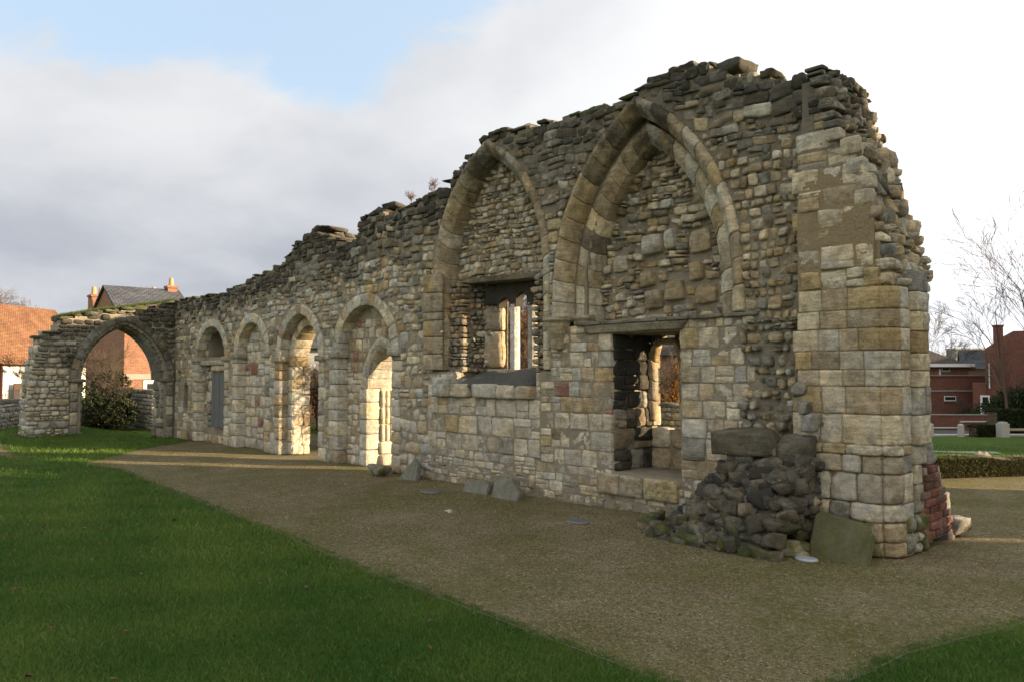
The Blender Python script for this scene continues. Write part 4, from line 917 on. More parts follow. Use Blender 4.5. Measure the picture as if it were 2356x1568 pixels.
def lawn_sd(x,y):
    """>0 on grass, <0 on gravel (metres)"""
    x=np.asarray(x,float); y=np.asarray(y,float); f,r=camc(x,y)
    south=np.interp(x,[-60,-19,-16.5,-15.2,-14.0,-8.05,-5.75,-4.06,-2.5,-2.0],[2.9,2.95,3.3,3.9,4.2,3.76,3.57,3.46,3.43,3.5])-y
    east=x-np.interp(y,[-10,3.4,3.9,4.8,5.93,8,30],[-2.2,-2.1,-1.87,-1.79,-1.51,-1.0,4])
    nw=np.minimum(-16.7-x-(y-5.1)*1.2, y-np.interp(x,[-30,-19,-16],[3.6,3.45,3.3]))
    nw=np.minimum(nw,8.5-y)
    back=np.minimum(f-13.3,(r-4.8))          # lawn beyond the hedge
    back2=np.minimum(-x-20.9,y-5.0)
    back3=y-10.5+.3*np.sin(x); back3=np.where(r>5.5,-9,back3)
    return np.maximum.reduce([south,east,nw,back,back2,np.minimum(back3,-x-3.5)])
def ground():
    def axis(c,n0,step,far):
        a=[0];s=step
        while a[-1]<far:
            if a[-1]>n0: s*=1.22
            a.append(a[-1]+s)
        a=np.array(a); return a
    xp=axis(0,4,.12,420); xn=axis(0,23,.12,420); yp=axis(0,24,.12,420); yn=axis(0,3,.12,200)
    xs=np.concatenate([-xn[::-1],xp[1:]]); ys=np.concatenate([-yn[::-1],yp[1:]])
    X,Y=np.meshgrid(xs,ys,indexing='ij'); Z=gz(X,Y); 
    V=np.stack([X,Y,Z],-1).reshape(-1,3); n,m=X.shape; I=np.arange(n*m).reshape(n,m)
    Q=np.stack([I[:-1,:-1],I[1:,:-1],I[1:,1:],I[:-1,1:]],-1).reshape(-1,4)
    sd=np.clip(lawn_sd(X,Y),-1,1).reshape(-1)*.5+.5
    return V,Q,np.stack([sd,sd,sd],-1)
def ground_mat():
    m,nt,b=newmat('ground_surface'); T=NT(nt); co=T.co()
    at=nt.nodes.new('ShaderNodeAttribute'); at.attribute_name='Col'
    sd=T.m('MULTIPLY',T.m('SUBTRACT',at.outputs['Fac'],.5),2.)
    e=T.m('ADD',sd,T.m('MULTIPLY',T.m('SUBTRACT',T.noise(5,6,.75,co),.5),.7))
    g=T.ramp(e,-.05,.05,0,1)
    # gravel
    vo=T.N.new('ShaderNodeTexVoronoi'); vo.inputs['Scale'].default_value=75; T.L.new(co,vo.inputs['Vector'])
    vo2=T.N.new('ShaderNodeTexVoronoi'); vo2.inputs['Scale'].default_value=30; T.L.new(co,vo2.inputs['Vector'])
    sp=T.N.new('ShaderNodeSeparateColor'); T.L.new(vo.outputs['Color'],sp.inputs[0])
    gc=T.mix(T.ramp(T.noise(1.1,6,.65,co),.35,.65),(.22,.17,.095),(.33,.265,.165))
    gc=T.mix(1.,gc,_g(T,T.ramp(sp.outputs[0],0,1,.55,1.4)),'MULTIPLY')
    gc=T.mix(T.ramp(sp.outputs[1],.93,.96,0,.8),gc,(.46,.41,.33))
    gc=T.mix(T.ramp(sp.outputs[2],.93,.96,0,.9),gc,(.05,.045,.04))
    mossy=T.m('MULTIPLY',T.ramp(T.noise(.55,7,.75,co,.5),.38,.58,.08,.95),T.ramp(T.noise(18,5,.7,co),.35,.6,.15,1))
    near=T.ramp(sd,-1.,-.02,0,.85); mossy=T.m('MAXIMUM',mossy,T.m('MULTIPLY',near,T.ramp(T.noise(11,6,.7,co),.38,.6,0,1)))
    gc=T.mix(mossy,gc,T.mix(T.noise(30,4,.6,co),(.085,.095,.018),(.18,.17,.045)))
    # turf
    tc=T.mix(T.ramp(T.noise(2.0,6,.7,co),.35,.65),(.040,.105,.013),(.10,.16,.025))
    tc=T.mix(T.ramp(T.noise(55,5,.75,co),.35,.7),tc,T.mix(1.,tc,(1.9,1.7,1.3),'MULTIPLY'))
    tc=T.mix(T.ramp(T.noise(.9,6,.75,co),.48,.7,0,.7),tc,(.15,.13,.045))
    c=T.mix(g,gc,tc)
    # distant tarmac road across the right of the picture
    T.L.new(c,b.inputs['Base Color']); b.inputs['Roughness'].default_value=.95; b.inputs['Specular IOR Level'].default_value=.1
    h1=T.m('MULTIPLY',T.m('SUBTRACT',1.,vo.outputs['Distance']),T.m('SUBTRACT',1.,g)); h2=T.m('MULTIPLY',T.noise(120,4,.8,co),T.m('MULTIPLY',g,2.5))
    nb=T.bump(T.m('ADD',h1,h2),1.,.03); nb=T.bump(T.noise(5,6,.7,co),.4,.05,nb)
    T.L.new(nb,b.inputs['Normal']); return m
M['ground']=ground_mat()
V,Q,C=ground(); g_=mesh_np('ground',V,[Q],M['ground'],None,col=C); g_['kind']='structure'
# ---- grass blades (lawns and tufts)
def rnd_ground(n,fmin,fmax,w=1.45):
    """random points spread evenly per solid angle around the viewer's side of the garden"""
    u=RNG.uniform(1/fmax,1/fmin,n); f=1/u; r=f*RNG.uniform(-.69,.69,n)
    return FW.x*f+RT.x*r, FW.y*f+RT.y*r, f
def grass():
    x,y,f=rnd_ground(420000,3.3,26)
    # weeds and moss tufts clumped along the wall foot
    nb=9000; ck=RNG.uniform(-17.2,-3.9,70); bx=ck[RNG.integers(0,70,nb)]+RNG.normal(0,.10,nb); by=np.where(bx>-5.0,6.35+np.abs(RNG.normal(0,.05,nb))+.5*np.abs(bx+4.2),7.25-np.abs(RNG.normal(0,.05,nb))); nf=len(x)
    x=np.concatenate([x,bx]); y=np.concatenate([y,by]); f=np.concatenate([f,np.full(nb,5.5)])
    sd=lawn_sd(x,y); sd[nf:]=1.
    keep=(sd>RNG.normal(-.02,.05,len(x)))&~((y>7.1)&(y<8.3)&(x<-2.6))
    # sparse tufts on gravel
    tuft=(np.sin(x*3.1+np.sin(y*4.7))*np.sin(y*3.7+np.sin(x*2.9)*1.3)>.35)&(RNG.uniform(size=len(x))<.10)&(y<7.2)
    k=keep|tuft; low=~keep[k]; x,y,f=x[k],y[k],f[k]; n=len(x)
    s=np.clip(f/6,.8,2.6); h=RNG.uniform(.014,.042,n)*s**.6; h[low]*=.5; wd=RNG.uniform(.0014,.003,n)*s; ang=RNG.uniform(0,6.28,n); ln=RNG.uniform(.2,1.5,n)*h; la=RNG.uniform(0,6.28,n)
    z=gz(x,y)-.002
    dx,dy=np.cos(ang)*wd,np.sin(ang)*wd; lx,ly=np.cos(la)*ln,np.sin(la)*ln
    P=np.stack([np.stack([x-dx,y-dy,z],-1),np.stack([x+dx,y+dy,z],-1),np.stack([x+dx*.7+lx*.4,y+dy*.7+ly*.4,z+h*.6],-1),np.stack([x-dx*.7+lx*.4,y-dy*.7+ly*.4,z+h*.6],-1),np.stack([x+lx,y+ly,z+h],-1)],1)
    V=P.reshape(-1,3); b=np.arange(n)*5
    Q=np.stack([b,b+1,b+2,b+3],-1); Tt=np.stack([b+3,b+2,b+4],-1)
    pt=np.clip((np.sin(x*.9+2)*np.sin(y*1.3+x*.4)+np.sin(x*3.3+y*1.1)*np.sin(y*4.1-x*1.7)*.8+1.2)/2.6,0,1)**1.3*.8+RNG.uniform(0,.25,n)
    c0=np.array([.035,.115,.014]); c1=np.array([.18,.25,.045]); c=c0+(c1-c0)*pt[:,None]
    br=RNG.uniform(size=n)<.035; c[br]=[.26,.23,.11]; c[low]=c[low]*.8+np.array([.03,.02,0])
    C=np.repeat(c,5,0)
    return V,Q,Tt,C
def leafmat(name,trans=.35,rough=.6,usecol=True,col=(.1,.12,.03)):
    m,nt,b=newmat(name); T=NT(nt)
    if usecol:
        at=nt.nodes.new('ShaderNodeAttribute'); at.attribute_name='Col'; c=at.outputs['Color']
    else: c=T.mix(T.noise(3,4,.6,T.co()),tuple(x*.6 for x in col),tuple(x*1.4 for x in col))
    T.L.new(c,b.inputs['Base Color']); b.inputs['Roughness'].default_value=rough; b.inputs['Specular IOR Level'].default_value=.25
    tr=nt.nodes.new('ShaderNodeBsdfTranslucent'); T.L.new(c,tr.inputs[0]); mx=nt.nodes.new('ShaderNodeMixShader'); mx.inputs[0].default_value=trans
    T.L.new(b.outputs[0],mx.inputs[1]); T.L.new(tr.outputs[0],mx.inputs[2]); T.L.new(mx.outputs[0],nt.nodes['Material Output'].inputs[0]); return m
M['grass']=leafmat('grass_blades',.35); M['leaf']=leafmat('leaves',.3)
V,Q,Tt,C=grass(); go=mesh_np('lawn_grass',V,[Q,Tt],M['grass'],None,col=C); tag(go,'short green grass of the lawns with sparse tufts creeping into the gravel','grass',kind='stuff')
# ---- loose gravel
def pebbles():
    x,y,f=rnd_ground(110000,3.4,20); sd=lawn_sd(x,y); k=(sd<-.08)&(y<7.15)|(sd<-.08)&(x>-2.5)
    dens=(np.sin(x*1.3+1)*np.sin(y*1.9+x*.7)+1)/2*.5+.5; k&=RNG.uniform(size=len(x))<dens
    x,y,f=x[k],y[k],f[k]; n=len(x); s=RNG.uniform(.002,.0062,n)*np.clip(f/6,.8,1.8)
    B=np.array([(1,0,0),(0,1,0),(-1,0,0),(0,-1,0),(0,0,1),(.6,.6,.7),(-.6,.5,.6)],float)[:5]
    a=RNG.uniform(0,6.28,n); ca,sa=np.cos(a),np.sin(a); st=RNG.uniform(.5,1.3,(n,3)); st[:,2]*=.6
    P=B[None]*st[:,None,:]*s[:,None,None]; R=np.stack([P[...,0]*ca[:,None]-P[...,1]*sa[:,None],P[...,0]*sa[:,None]+P[...,1]*ca[:,None],P[...,2]],-1)
    R+=np.stack([x,y,gz(x,y)],-1)[:,None,:]; V=R.reshape(-1,3); b=np.arange(n)*5
    F=np.concatenate([np.stack([b+i,b+(i+1)%4,b+4],-1) for i in range(4)])
    pal=1.15*np.array([(.36,.29,.20),(.26,.19,.11),(.19,.135,.08),(.30,.22,.12),(.46,.41,.33),(.13,.10,.065)]); c=pal[RNG.choice(6,n,p=[.10,.30,.30,.14,.03,.13])]
    return V,F,np.repeat(c,5,0)
def colmat(name,rough=.9):
    m,nt,b=newmat(name); at=nt.nodes.new('ShaderNodeAttribute'); at.attribute_name='Col'; nt.links.new(at.outputs['Color'],b.inputs['Base Color']); b.inputs['Roughness'].default_value=rough; return m
M['pebble']=colmat('pebbles')
V,F,C=pebbles(); po=mesh_np('gravel_stones',V,[F],M['pebble'],None,col=C,smooth=False); tag(po,'loose brown and pale gravel scattered along the foot of the wall','gravel',kind='stuff')
# turf on top of the arch wall
def turf_top():
    n=9000; y=RNG.uniform(4.7,7.3,n); x=RNG.uniform(-21.1,-20.32,n); z=atop(y)+.0+.02
    h=RNG.uniform(.02,.09,n); la=RNG.uniform(0,6.28,n); ln=h*RNG.uniform(.2,1,n); a=RNG.uniform(0,6.28,n); w=.004
    P=np.stack([np.stack([x-np.cos(a)*w,y-np.sin(a)*w,z],-1),np.stack([x+np.cos(a)*w,y+np.sin(a)*w,z],-1),np.stack([x+np.cos(la)*ln,y+np.sin(la)*ln,z+h],-1)],1)
    c=np.array([.06,.10,.02])+RNG.uniform(0,1,(n,1))*np.array([.06,.05,.02]); b=np.arange(n)*3
    return P.reshape(-1,3),np.stack([b,b+1,b+2],-1),np.repeat(c,3,0)
V,F,C=turf_top(); mesh_np('turf_top',V,[F],M['grass'],archw,col=C)['kind']='stuff'
# ------------------------------------------------------------------ small things on the ground
def slab(name,outline,base,yaw,lean,th,mat,label,cat,group=None,bulge=.01):
    """upright slab: outline in its own plane (u,w), leaning back by lean"""
    bm=bmesh.new(); vs=[bm.verts.new((u,0,w)) for u,w in outline]; f=bm.faces.new(vs)
    r=bmesh.ops.extrude_face_region(bm,geom=[f]); 
    for v in r['geom']:
        if isinstance(v,bmesh.types.BMVert): v.co.y+=th
    bmesh.ops.bevel(bm,geom=bm.edges[:],offset=.012,segments=2,affect='EDGES')
    bmesh.ops.triangulate(bm,faces=[f for f in bm.faces if len(f.verts)>4]); bmesh.ops.subdivide_edges(bm,edges=bm.edges[:],cuts=2)
    for v in bm.verts: v.co+=Vector((R_(-1,1),R_(-1,1),R_(-1,1)))*.003
    bmesh.ops.recalc_face_normals(bm,faces=bm.faces[:])
    me=bpy.data.meshes.new(name); bm.to_mesh(me); bm.free(); me.materials.append(mat); o=bpy.data.objects.new(name,me); S.collection.objects.link(o)
    o.location=base; o.rotation_euler=(-lean,0,yaw); return tag(o,label,cat,group)
slab('stone_slab',[(-.28,-.03),(.27,-.03),(.29,.30),(.22,.40),(-.20,.46),(-.25,.42)],(-3.09,6.66,-.05),-.05,.30,.05,M['mossy'],'big mossy green slab leaning on the foot of the broken wall end','stone slab')
slab('stone_slab',[(-.30,-.03),(.18,-.03),(.16,.26),(.02,.34)],(-9.85,7.02,0),.0,.25,.07,M['greystone'],'grey triangular slab leaning on the wall right of the pointed doorway','stone slab')
slab('stone_slab',[(-.26,-.03),(.22,-.03),(.24,.14),(.12,.20),(-.18,.17)],(-8.15,6.88,0),.1,.35,.1,M['greystone'],'low squat grey stone leaning on the wall below the three-light window','stone slab')
slab('stone_slab',[(-.28,-.03),(.20,-.03),(.22,.10),(.04,.27),(-.26,.29)],(-7.50,6.86,0),.05,.30,.09,M['greystone'],'grey gravestone-like slab with one cut corner leaning on the wall below the three-light window','stone slab')
def loose(name,c,size,col,label,wear=(.2,.3,0),rot=0):
    a=Acc(); rock(a,(0,0,0),size,rot=rot,n=7,boxy=.75,rough=.04,facets=6,col=col,wear=wear); o=a.build(name,M['stone'],None); o.location=c; return tag(o,label,'stone')
loose('loose_stone',(-3.45,6.62,.06),(.26,.18,.15),(.34,.31,.2),'pale loose stone on the gravel between the rubble stump and the mossy slab',rot=.3)
loose('loose_stone',(-10.65,7.0,.07),(.4,.25,.2),(.22,.2,.16),'dark rounded stone at the foot of the wall beside the pointed doorway',(.3,.3,0))
loose('loose_stone',(-7.2,5.71,.015),(.12,.08,.05),(.5,.48,.42),'small pale stone lying alone on the gravel before the wall',(0,0,0))
loose('loose_stone',(-1.15,8.0,.03),(.3,.2,.1),(.12,.1,.09),'low dark stone on the gravel at the right edge of the picture',(.5,.1,0))
M['iron']=plain('cast_iron',(.16,.165,.17),.55,.3,30,.3,spec=.4)
def drain(x,y,r,label,mat):
    bm=bmesh.new(); n=28; rings=[]
    for rr,z in ((r,0),(r,.012),(r*.9,.018),(r*.88,.012),(0,.014)):
        if rr==0: c=bm.verts.new((0,0,z)); rings.append(c)
        else: rings.append([bm.verts.new((rr*math.cos(2*math.pi*i/n),rr*.75*math.sin(2*math.pi*i/n),z)) for i in range(n)])
    for a,b in zip(rings[:3],rings[1:4]):
        for i in range(n): bm.faces.new((a[i],a[(i+1)%n],b[(i+1)%n],b[i]))
    for i in range(n): bm.faces.new((rings[3][i],rings[3][(i+1)%n],rings[4]))
    for k in range(-4,5):
        l=math.sqrt(max(0,(r*.85)**2-(k*r*.19)**2))*.75
        rr=bmesh.ops.create_cube(bm,size=1)
        for v in rr['verts']: v.co=(k*r*.19+v.co.x*r*.07,v.co.y*2*l,.016+v.co.z*.006)
    me=bpy.data.meshes.new('drain_cover'); bm.to_mesh(me); bm.free(); me.materials.append(mat); o=bpy.data.objects.new('drain_cover',me); S.collection.objects.link(o); o.location=(x,y,float(gz(x,y))+.003); tag(o,label,'drain cover','round drain covers in the gravel')
M['paleplastic']=plain('pale_grating',(.40,.43,.48),.5,.1,20)
drain(-3.28,6.52,.10,'pale bluish ribbed cover in the gravel in front of the mossy slab',M['paleplastic'])
drain(-8.62,6.5,.16,'grey cover in the gravel below the three-light window, farthest of the three',M['iron'])
drain(-5.79,6.36,.14,'grey cover in the gravel below the square recess, left of the rubble stump',M['iron'])
# timber lawn edging
M['edging']=plain('grey_edging_board',(.11,.09,.06),.8,.3,12,.3)
def strip(pts,name,label,wd=.008,h=.008):
    V=[];Q=[]
    for i,(x,y) in enumerate(pts):
        j=min(i,len(pts)-2); d=Vector((pts[j+1][0]-pts[j][0],pts[j+1][1]-pts[j][1],0)).normalized(); n=Vector((-d.y,d.x,0))*wd; z=float(gz(x,y))
        hh=h*(.55+.45*math.sin(i*2.1))
        V+=[(x-n.x,y-n.y,z-.02),(x-n.x,y-n.y,z+hh),(x+n.x,y+n.y,z+hh),(x+n.x,y+n.y,z-.02)]
    for i in range(len(pts)-1):
        for k in range(3): Q.append((i*4+k,i*4+4+k,i*4+5+k,i*4+1+k))
    o=mesh_np(name,np.array(V),[np.array(Q)],M['edging'],None,smooth=False); return tag(o,label,'lawn edging')
strip([(x,float(np.interp(x,[-14.0,-8.05,-5.75,-4.06,-2.5],[4.2,3.76,3.57,3.46,3.43]))) for x in np.arange(-14,-2.4,.3)],'lawn_edging','long thin timber edging between the left lawn and the gravel')
strip([(float(np.interp(y,[3.9,4.8,5.93,8],[-1.87,-1.79,-1.51,-1.0])),y) for y in np.arange(3.95,7.2,.2)],'lawn_edging','short thin timber edging of the lawn in the bottom right corner')
# fallen leaves
M['deadleaf']=plain('dead_leaf',(.16,.075,.04),.8,.5,30)
def leafmesh():
    V=[(0,0,.002),(.018,.008,.006),(.032,0,.012),(.018,-.009,.005),(.012,.003,.010)]; F=[(0,1,4),(1,2,4),(2,3,4),(3,0,4)]
    me=bpy.data.meshes.new('fallen_leaf'); me.from_pydata(V,[],F); me.materials.append(M['deadleaf']); return me
lm=leafmesh()
for i in range(42):
    f=R_(3.6,9.5); r=f*R_(-.64,.15); x=FW.x*f+RT.x*r; y=FW.y*f+RT.y*r
    if lawn_sd(x,y)<.15: continue
    o=bpy.data.objects.new('fallen_leaf',lm); S.collection.objects.link(o); o.location=(x,y,float(gz(x,y))+.016); o.rotation_euler=(R_(-.4,.4),R_(-.4,.4),R_(0,6.28)); o.scale=[R_(1.2,2.4)]*3
    tag(o,'small dry brown leaf lying on the green lawn','leaf','fallen leaves on the lawn')

# ------------------------------------------------------------------ surroundings
def at(px,py,dist):
    """point seen at (px,py) of a 2356 px wide view, dist metres ahead"""
    a=(px-1178)/1805; b=(784-py)/1805; d=fwd+RT*a+up*b; k=dist/(d.dot(FW)); p=Vector((0,0,1.6))+d*k; return p
def tilemat(name,c1,c2,sc,rot=0,lich=(.3,.28,.08),amt=.25):
    m,nt,b=newmat(name); T=NT(nt); t=T.N.new('ShaderNodeTexCoord'); 
    br=T.N.new('ShaderNodeTexBrick'); T.L.new(t.outputs['UV'],br.inputs['Vector']); br.inputs['Scale'].default_value=1; br.inputs['Brick Width'].default_value=.18*sc; br.inputs['Row Height'].default_value=.12*sc; br.inputs['Mortar Size'].default_value=.014*sc; br.inputs['Color1'].default_value=(*c1,1); br.inputs['Color2'].default_value=(*c2,1); br.inputs['Mortar'].default_value=(*[x*.35 for x in c1],1)
    co=T.co(); c=T.mix(1.,br.outputs[0],_g(T,T.ramp(T.noise(.9,6,.7,co),.3,.7,.65,1.35)),'MULTIPLY')
    c=T.mix(T.ramp(T.noise(2.5,6,.7,co),.55,.72,0,amt),c,lich)
    T.L.new(c,b.inputs['Base Color']); b.inputs['Roughness'].default_value=.85
    T.L.new(T.bump(T.m('SUBTRACT',1,br.outputs['Fac']),.8,.02),b.inputs['Normal']); return m
M['tile']=tilemat('red_clay_tiles',(.185,.085,.045),(.24,.12,.062),1.,amt=.3)
M['slatetile']=tilemat('slate_roof',(.07,.075,.09),(.10,.10,.115),1.6,lich=(.3,.27,.22),amt=.35)
M['darktile']=tilemat('dark_concrete_tiles',(.05,.042,.035),(.075,.06,.05),1.8,lich=(.10,.10,.04),amt=.3)
M['render']=plain('white_render',(.74,.72,.66),.85,.06,2)
M['white']=plain('white_paint',(.78,.78,.77),.5,.04,4)
M['glass']=plain('window_glass',(.025,.03,.035),.08,.2,2,spec=.7)
M['curtain']=plain('window_curtain_glass',(.22,.24,.26),.2,.3,3,spec=.6)
M['brown']=plain('brown_painted_wood',(.07,.045,.03),.6,.2,6)
M['concrete']=plain('concrete_band',(.28,.26,.23),.9,.15,3)
M['pot']=plain('clay_chimney_pot',(.42,.27,.15),.8,.15,8)
M['bark']=plain('bark',(.10,.075,.055),.9,.4,12,.8)
M['twig']=plain('winter_twigs',(.13,.085,.06),.9,.3,6)
M['birch']=plain('birch_twigs',(.12,.08,.06),.85,.35,6)
M['fencewood']=plain('fence_timber',(.30,.22,.13),.8,.25,8,.3)
M['asphalt']=plain('asphalt',(.055,.055,.058),.9,.25,20,.2)
M['kerb']=plain('pale_kerb_stone',(.45,.43,.40),.85,.12,8)
M['path']=plain('pale_path',(.36,.33,.29),.9,.15,10)
M['post']=plain('pale_timber_post',(.36,.30,.22),.8,.2,14,.3)
def house(name,P0,ux,L,D,zb,ze,zr,wall,roof,label,cat='house',hip=0,over=.25,group=None,ridge_t=.5):
    """P0 plan corner, ux unit vector along the front, depth goes to the left normal; returns root"""
    ux=Vector((ux[0],ux[1],0)).normalized(); uy=Vector((-ux.y,ux.x,0))
    root=empty(name,(P0[0],P0[1],zb),label,cat,group)
    P=lambda a,b,z: Vector((P0[0],P0[1],0))+ux*a+uy*b+Vector((0,0,z))
    V=[P(0,0,zb),P(L,0,zb),P(L,D,zb),P(0,D,zb),P(0,0,ze),P(L,0,ze),P(L,D,ze),P(0,D,ze)]
    T3=[];Q=[(0,1,5,4),(2,3,7,6),(1,2,6,5),(3,0,4,7),(3,2,1,0)]
    if not hip:
        V+=[P(0,D*ridge_t,zr-.05),P(L,D*ridge_t,zr-.05)]; T3=[(4,8,7)[::-1],(5,6,9)[::-1]]; T3=[(7,4,8),(5,6,9)]
    mesh_np('wall',np.array([tuple(v) for v in V]),[np.array(Q)]+([np.array(T3)] if T3 else []),wall,root,smooth=False)
    # roof with thickness and UVs
    o=over; bm=bmesh.new(); uvl=bm.loops.layers.uv.new('UVMap')
    sl=(zr-ze)/(D*ridge_t); 
    e0=ze-o*sl; r0,r1=(hip,L-hip) if hip else (-o*.5,L+o*.5); x0,x1=-o*(1 if hip else .5),L+o*(1 if hip else .5)
    pts=dict(a=P(x0,-o,e0),b=P(x1,-o,e0),c=P(x1,D+o,e0),d=P(x0,D+o,e0),e=P(r0,D*ridge_t,zr),f=P(r1,D*ridge_t,zr))
    fs=[('a','b','f','e'),('c','d','e','f')]+([('b','c','f'),('d','a','e')] if hip else [])
    vs={k:bm.verts.new(v) for k,v in pts.items()}
    for f in fs:
        fc=bm.faces.new([vs[k] for k in f]); p=[pts[k] for k in f]; hx=(p[1]-p[0]).normalized(); nn=(p[1]-p[0]).cross(p[2]-p[0]).normalized(); hy=nn.cross(hx)
        for lp,q in zip(fc.loops,p): lp[uvl].uv=((q-p[0]).dot(hx),(q-p[0]).dot(hy))
    me=bpy.data.meshes.new('roof'); bm.to_mesh(me); bm.free(); me.materials.append(roof); ro=bpy.data.objects.new('roof',me); S.collection.objects.link(ro); setparent(ro,root); md=ro.modifiers.new('s','SOLIDIFY'); md.thickness=.10; md.offset=1
    root['_']=0; del root['_']
    return root,P,ux,uy,ro
def obox(name,P,a0,a1,b0,b1,z0,z1,mat,parent):
    V=[P(a,b,z) for a in (a0,a1) for b in (b0,b1) for z in (z0,z1)]
    Q=[(0,1,3,2),(4,6,7,5),(0,4,5,1),(2,3,7,6),(0,2,6,4),(1,5,7,3)]
    return mesh_np(name,np.array([tuple(v) for v in V]),[np.array(Q)],mat,parent,smooth=False)
def window(P,a0,a1,z0,z1,root,frame=None,glass=None,bars=1,face=0,side=0,fw=.06):
    """on the front (side=0, b=0 plane) or the a=face plane (side=1)"""
    frame=frame or M['white']; glass=glass or M['glass']
    PP=P if side==0 else (lambda a,b,z:P(face+ (b if face<=0 else -b),a,z))
    fr=obox('window',PP,a0,a1,-.03,.02,z0,z1,frame,root)
    n=bars+1; w=(a1-a0-fw)/n
    for i in range(n):
        g=obox('pane',PP,a0+fw+i*w,a0+(i+1)*w,-.036,-.025,z0+fw,z1-fw,glass,None); g.parent=fr; g.matrix_parent_inverse=fr.matrix_world.inverted() if False else fr.matrix_parent_inverse.copy()
        g.matrix_parent_inverse=Matrix.Translation((0,0,0)); g.matrix_parent_inverse=(Matrix.Translation(root.location)@fr.matrix_parent_inverse).inverted()
        # parent world = root @ inv = identity, so the pane keeps world coordinates
        g.matrix_parent_inverse=Matrix.Identity(4)
    obox('window_sill',PP,a0-.05,a1+.05,-.10,-.0,z0-.07,z0-.005,M['concrete'],root)
    return fr
def chimney(P,a,b,z0,z1,w,d,root,npots=1,mat=None):
    c=obox('chimney',P,a-w/2,a+w/2,b-d/2,b+d/2,z0,z1,mat or M['brick_orange'],root)
    k=obox('chimney_cap',P,a-w/2-.05,a+w/2+.05,b-d/2-.05,b+d/2+.05,z1,z1+.12,mat or M['brick_orange'],root)
    for i in range(npots):
        bm=bmesh.new(); bmesh.ops.create_cone(bm,cap_ends=True,segments=12,radius1=.14,radius2=.11,depth=.45); q=P(a+(i-(npots-1)/2)*.36,b,z1+.12+.22)
        bmesh.ops.translate(bm,verts=bm.verts,vec=q); me=bpy.data.meshes.new('chimney_pot'); bm.to_mesh(me); bm.free(); me.materials.append(M['pot']); o=bpy.data.objects.new('chimney_pot',me); S.collection.objects.link(o); setparent(o,root)
def xy(p): return (p.x,p.y)
# -- white cottage with tiled roof (left)
a_,b_=at(-70,900,45.6),at(205,900,55.2); v=Vector((b_.x-a_.x,b_.y-a_.y)); 
rt,P,ux,uy,_=house('tiled_cottage',xy(a_),(v.x,v.y),v.length,6,-.6,2.5,6.05,M['render'],M['tile'],'long white cottage with a red clay tiled roof behind the ruin on the far left',cat='cottage',over=.3)
Lc=v.length
def ua(px): # distance along the cottage front for a picture column
    lo_,hi_=0.,Lc
    for _ in range(40):
        m_=(lo_+hi_)/2; q=P(m_,0,1); f,r=camc(q.x,q.y)
        if 1178+1805*r/f<px: lo_=m_
        else: hi_=m_
    return lo_
window(P,ua(45),ua(72),1.72,2.33,rt,frame=M['brown'],glass=M['curtain'],bars=1)
g=obox('gate',P,ua(21),ua(66),-.4,-.34,-.4,1.05,M['brown'],rt)
obox('downpipe',P,ua(2)-.08,ua(2)+.06,-.12,-.02,-.5,2.5,plain('red_pipe',(.3,.09,.06),.6,.1),rt)
a0=ua(-20); n=0
bmr=bmesh.new()
for t in np.arange(ua(-25),ua(19),.14):
    r=bmesh.ops.create_cube(bmr,size=1); q=P(t,-1.2,.25)
    for w_ in r['verts']: w_.co=Vector((q.x+w_.co.x*.025,q.y+w_.co.y*.025,.15+w_.co.z*1.1))
for zz_ in (.62,-.3):
    r=bmesh.ops.create_cube(bmr,size=1); q0,q1=P(ua(-25),-1.2,zz_),P(ua(19),-1.2,zz_); mid=(q0+q1)/2; an=math.atan2(q1.y-q0.y,q1.x-q0.x); Lr=(q1-q0).length
    for w_ in r['verts']:
        x_,y_=w_.co.x*Lr,w_.co.y*.03; w_.co=Vector((mid.x+x_*math.cos(an)-y_*math.sin(an),mid.y+x_*math.sin(an)+y_*math.cos(an),zz_+w_.co.z*.04))
me=bpy.data.meshes.new('iron_railing'); bmr.to_mesh(me); bmr.free(); me.materials.append(M['iron']); o=bpy.data.objects.new('iron_railing',me); S.collection.objects.link(o); tag(o,'thin iron railing in front of the white cottage','railing')
# -- brick house with slate roof behind the open arch
c0=at(284,900,38); ce=RT*.65*0+ (RT*6+FW*5.1).normalized(); 
rt,P,ux,uy,_=house('brick_house',xy(c0),(ce.x,ce.y),3.6,7.9,-.5,4.1,6.15,M['brick_orange'],M['slatetile'],'tall brick house with slate roof and chimneys seen over and through the open arch',over=.25)
chimney(P,.55,8.1,1,5.95,.75,.9,rt,2); chimney(P,3.1,6.4,4.2,6.0,.6,.5,rt,1); chimney(P,3.3,3.9,5.2,6.3,.5,.55,rt,1)
obox('stone_band',P,.1,3.2,-.05,.0,1.35,1.62,M['concrete'],rt); window(P,.9,1.75,.3,1.3,rt,bars=0,fw=.16); window(P,1.1,1.9,2.7,3.6,rt,bars=1)
obox('cable',P,-.03,-.01,2.6,7.8,2.35,2.4,M['brown'],rt); 
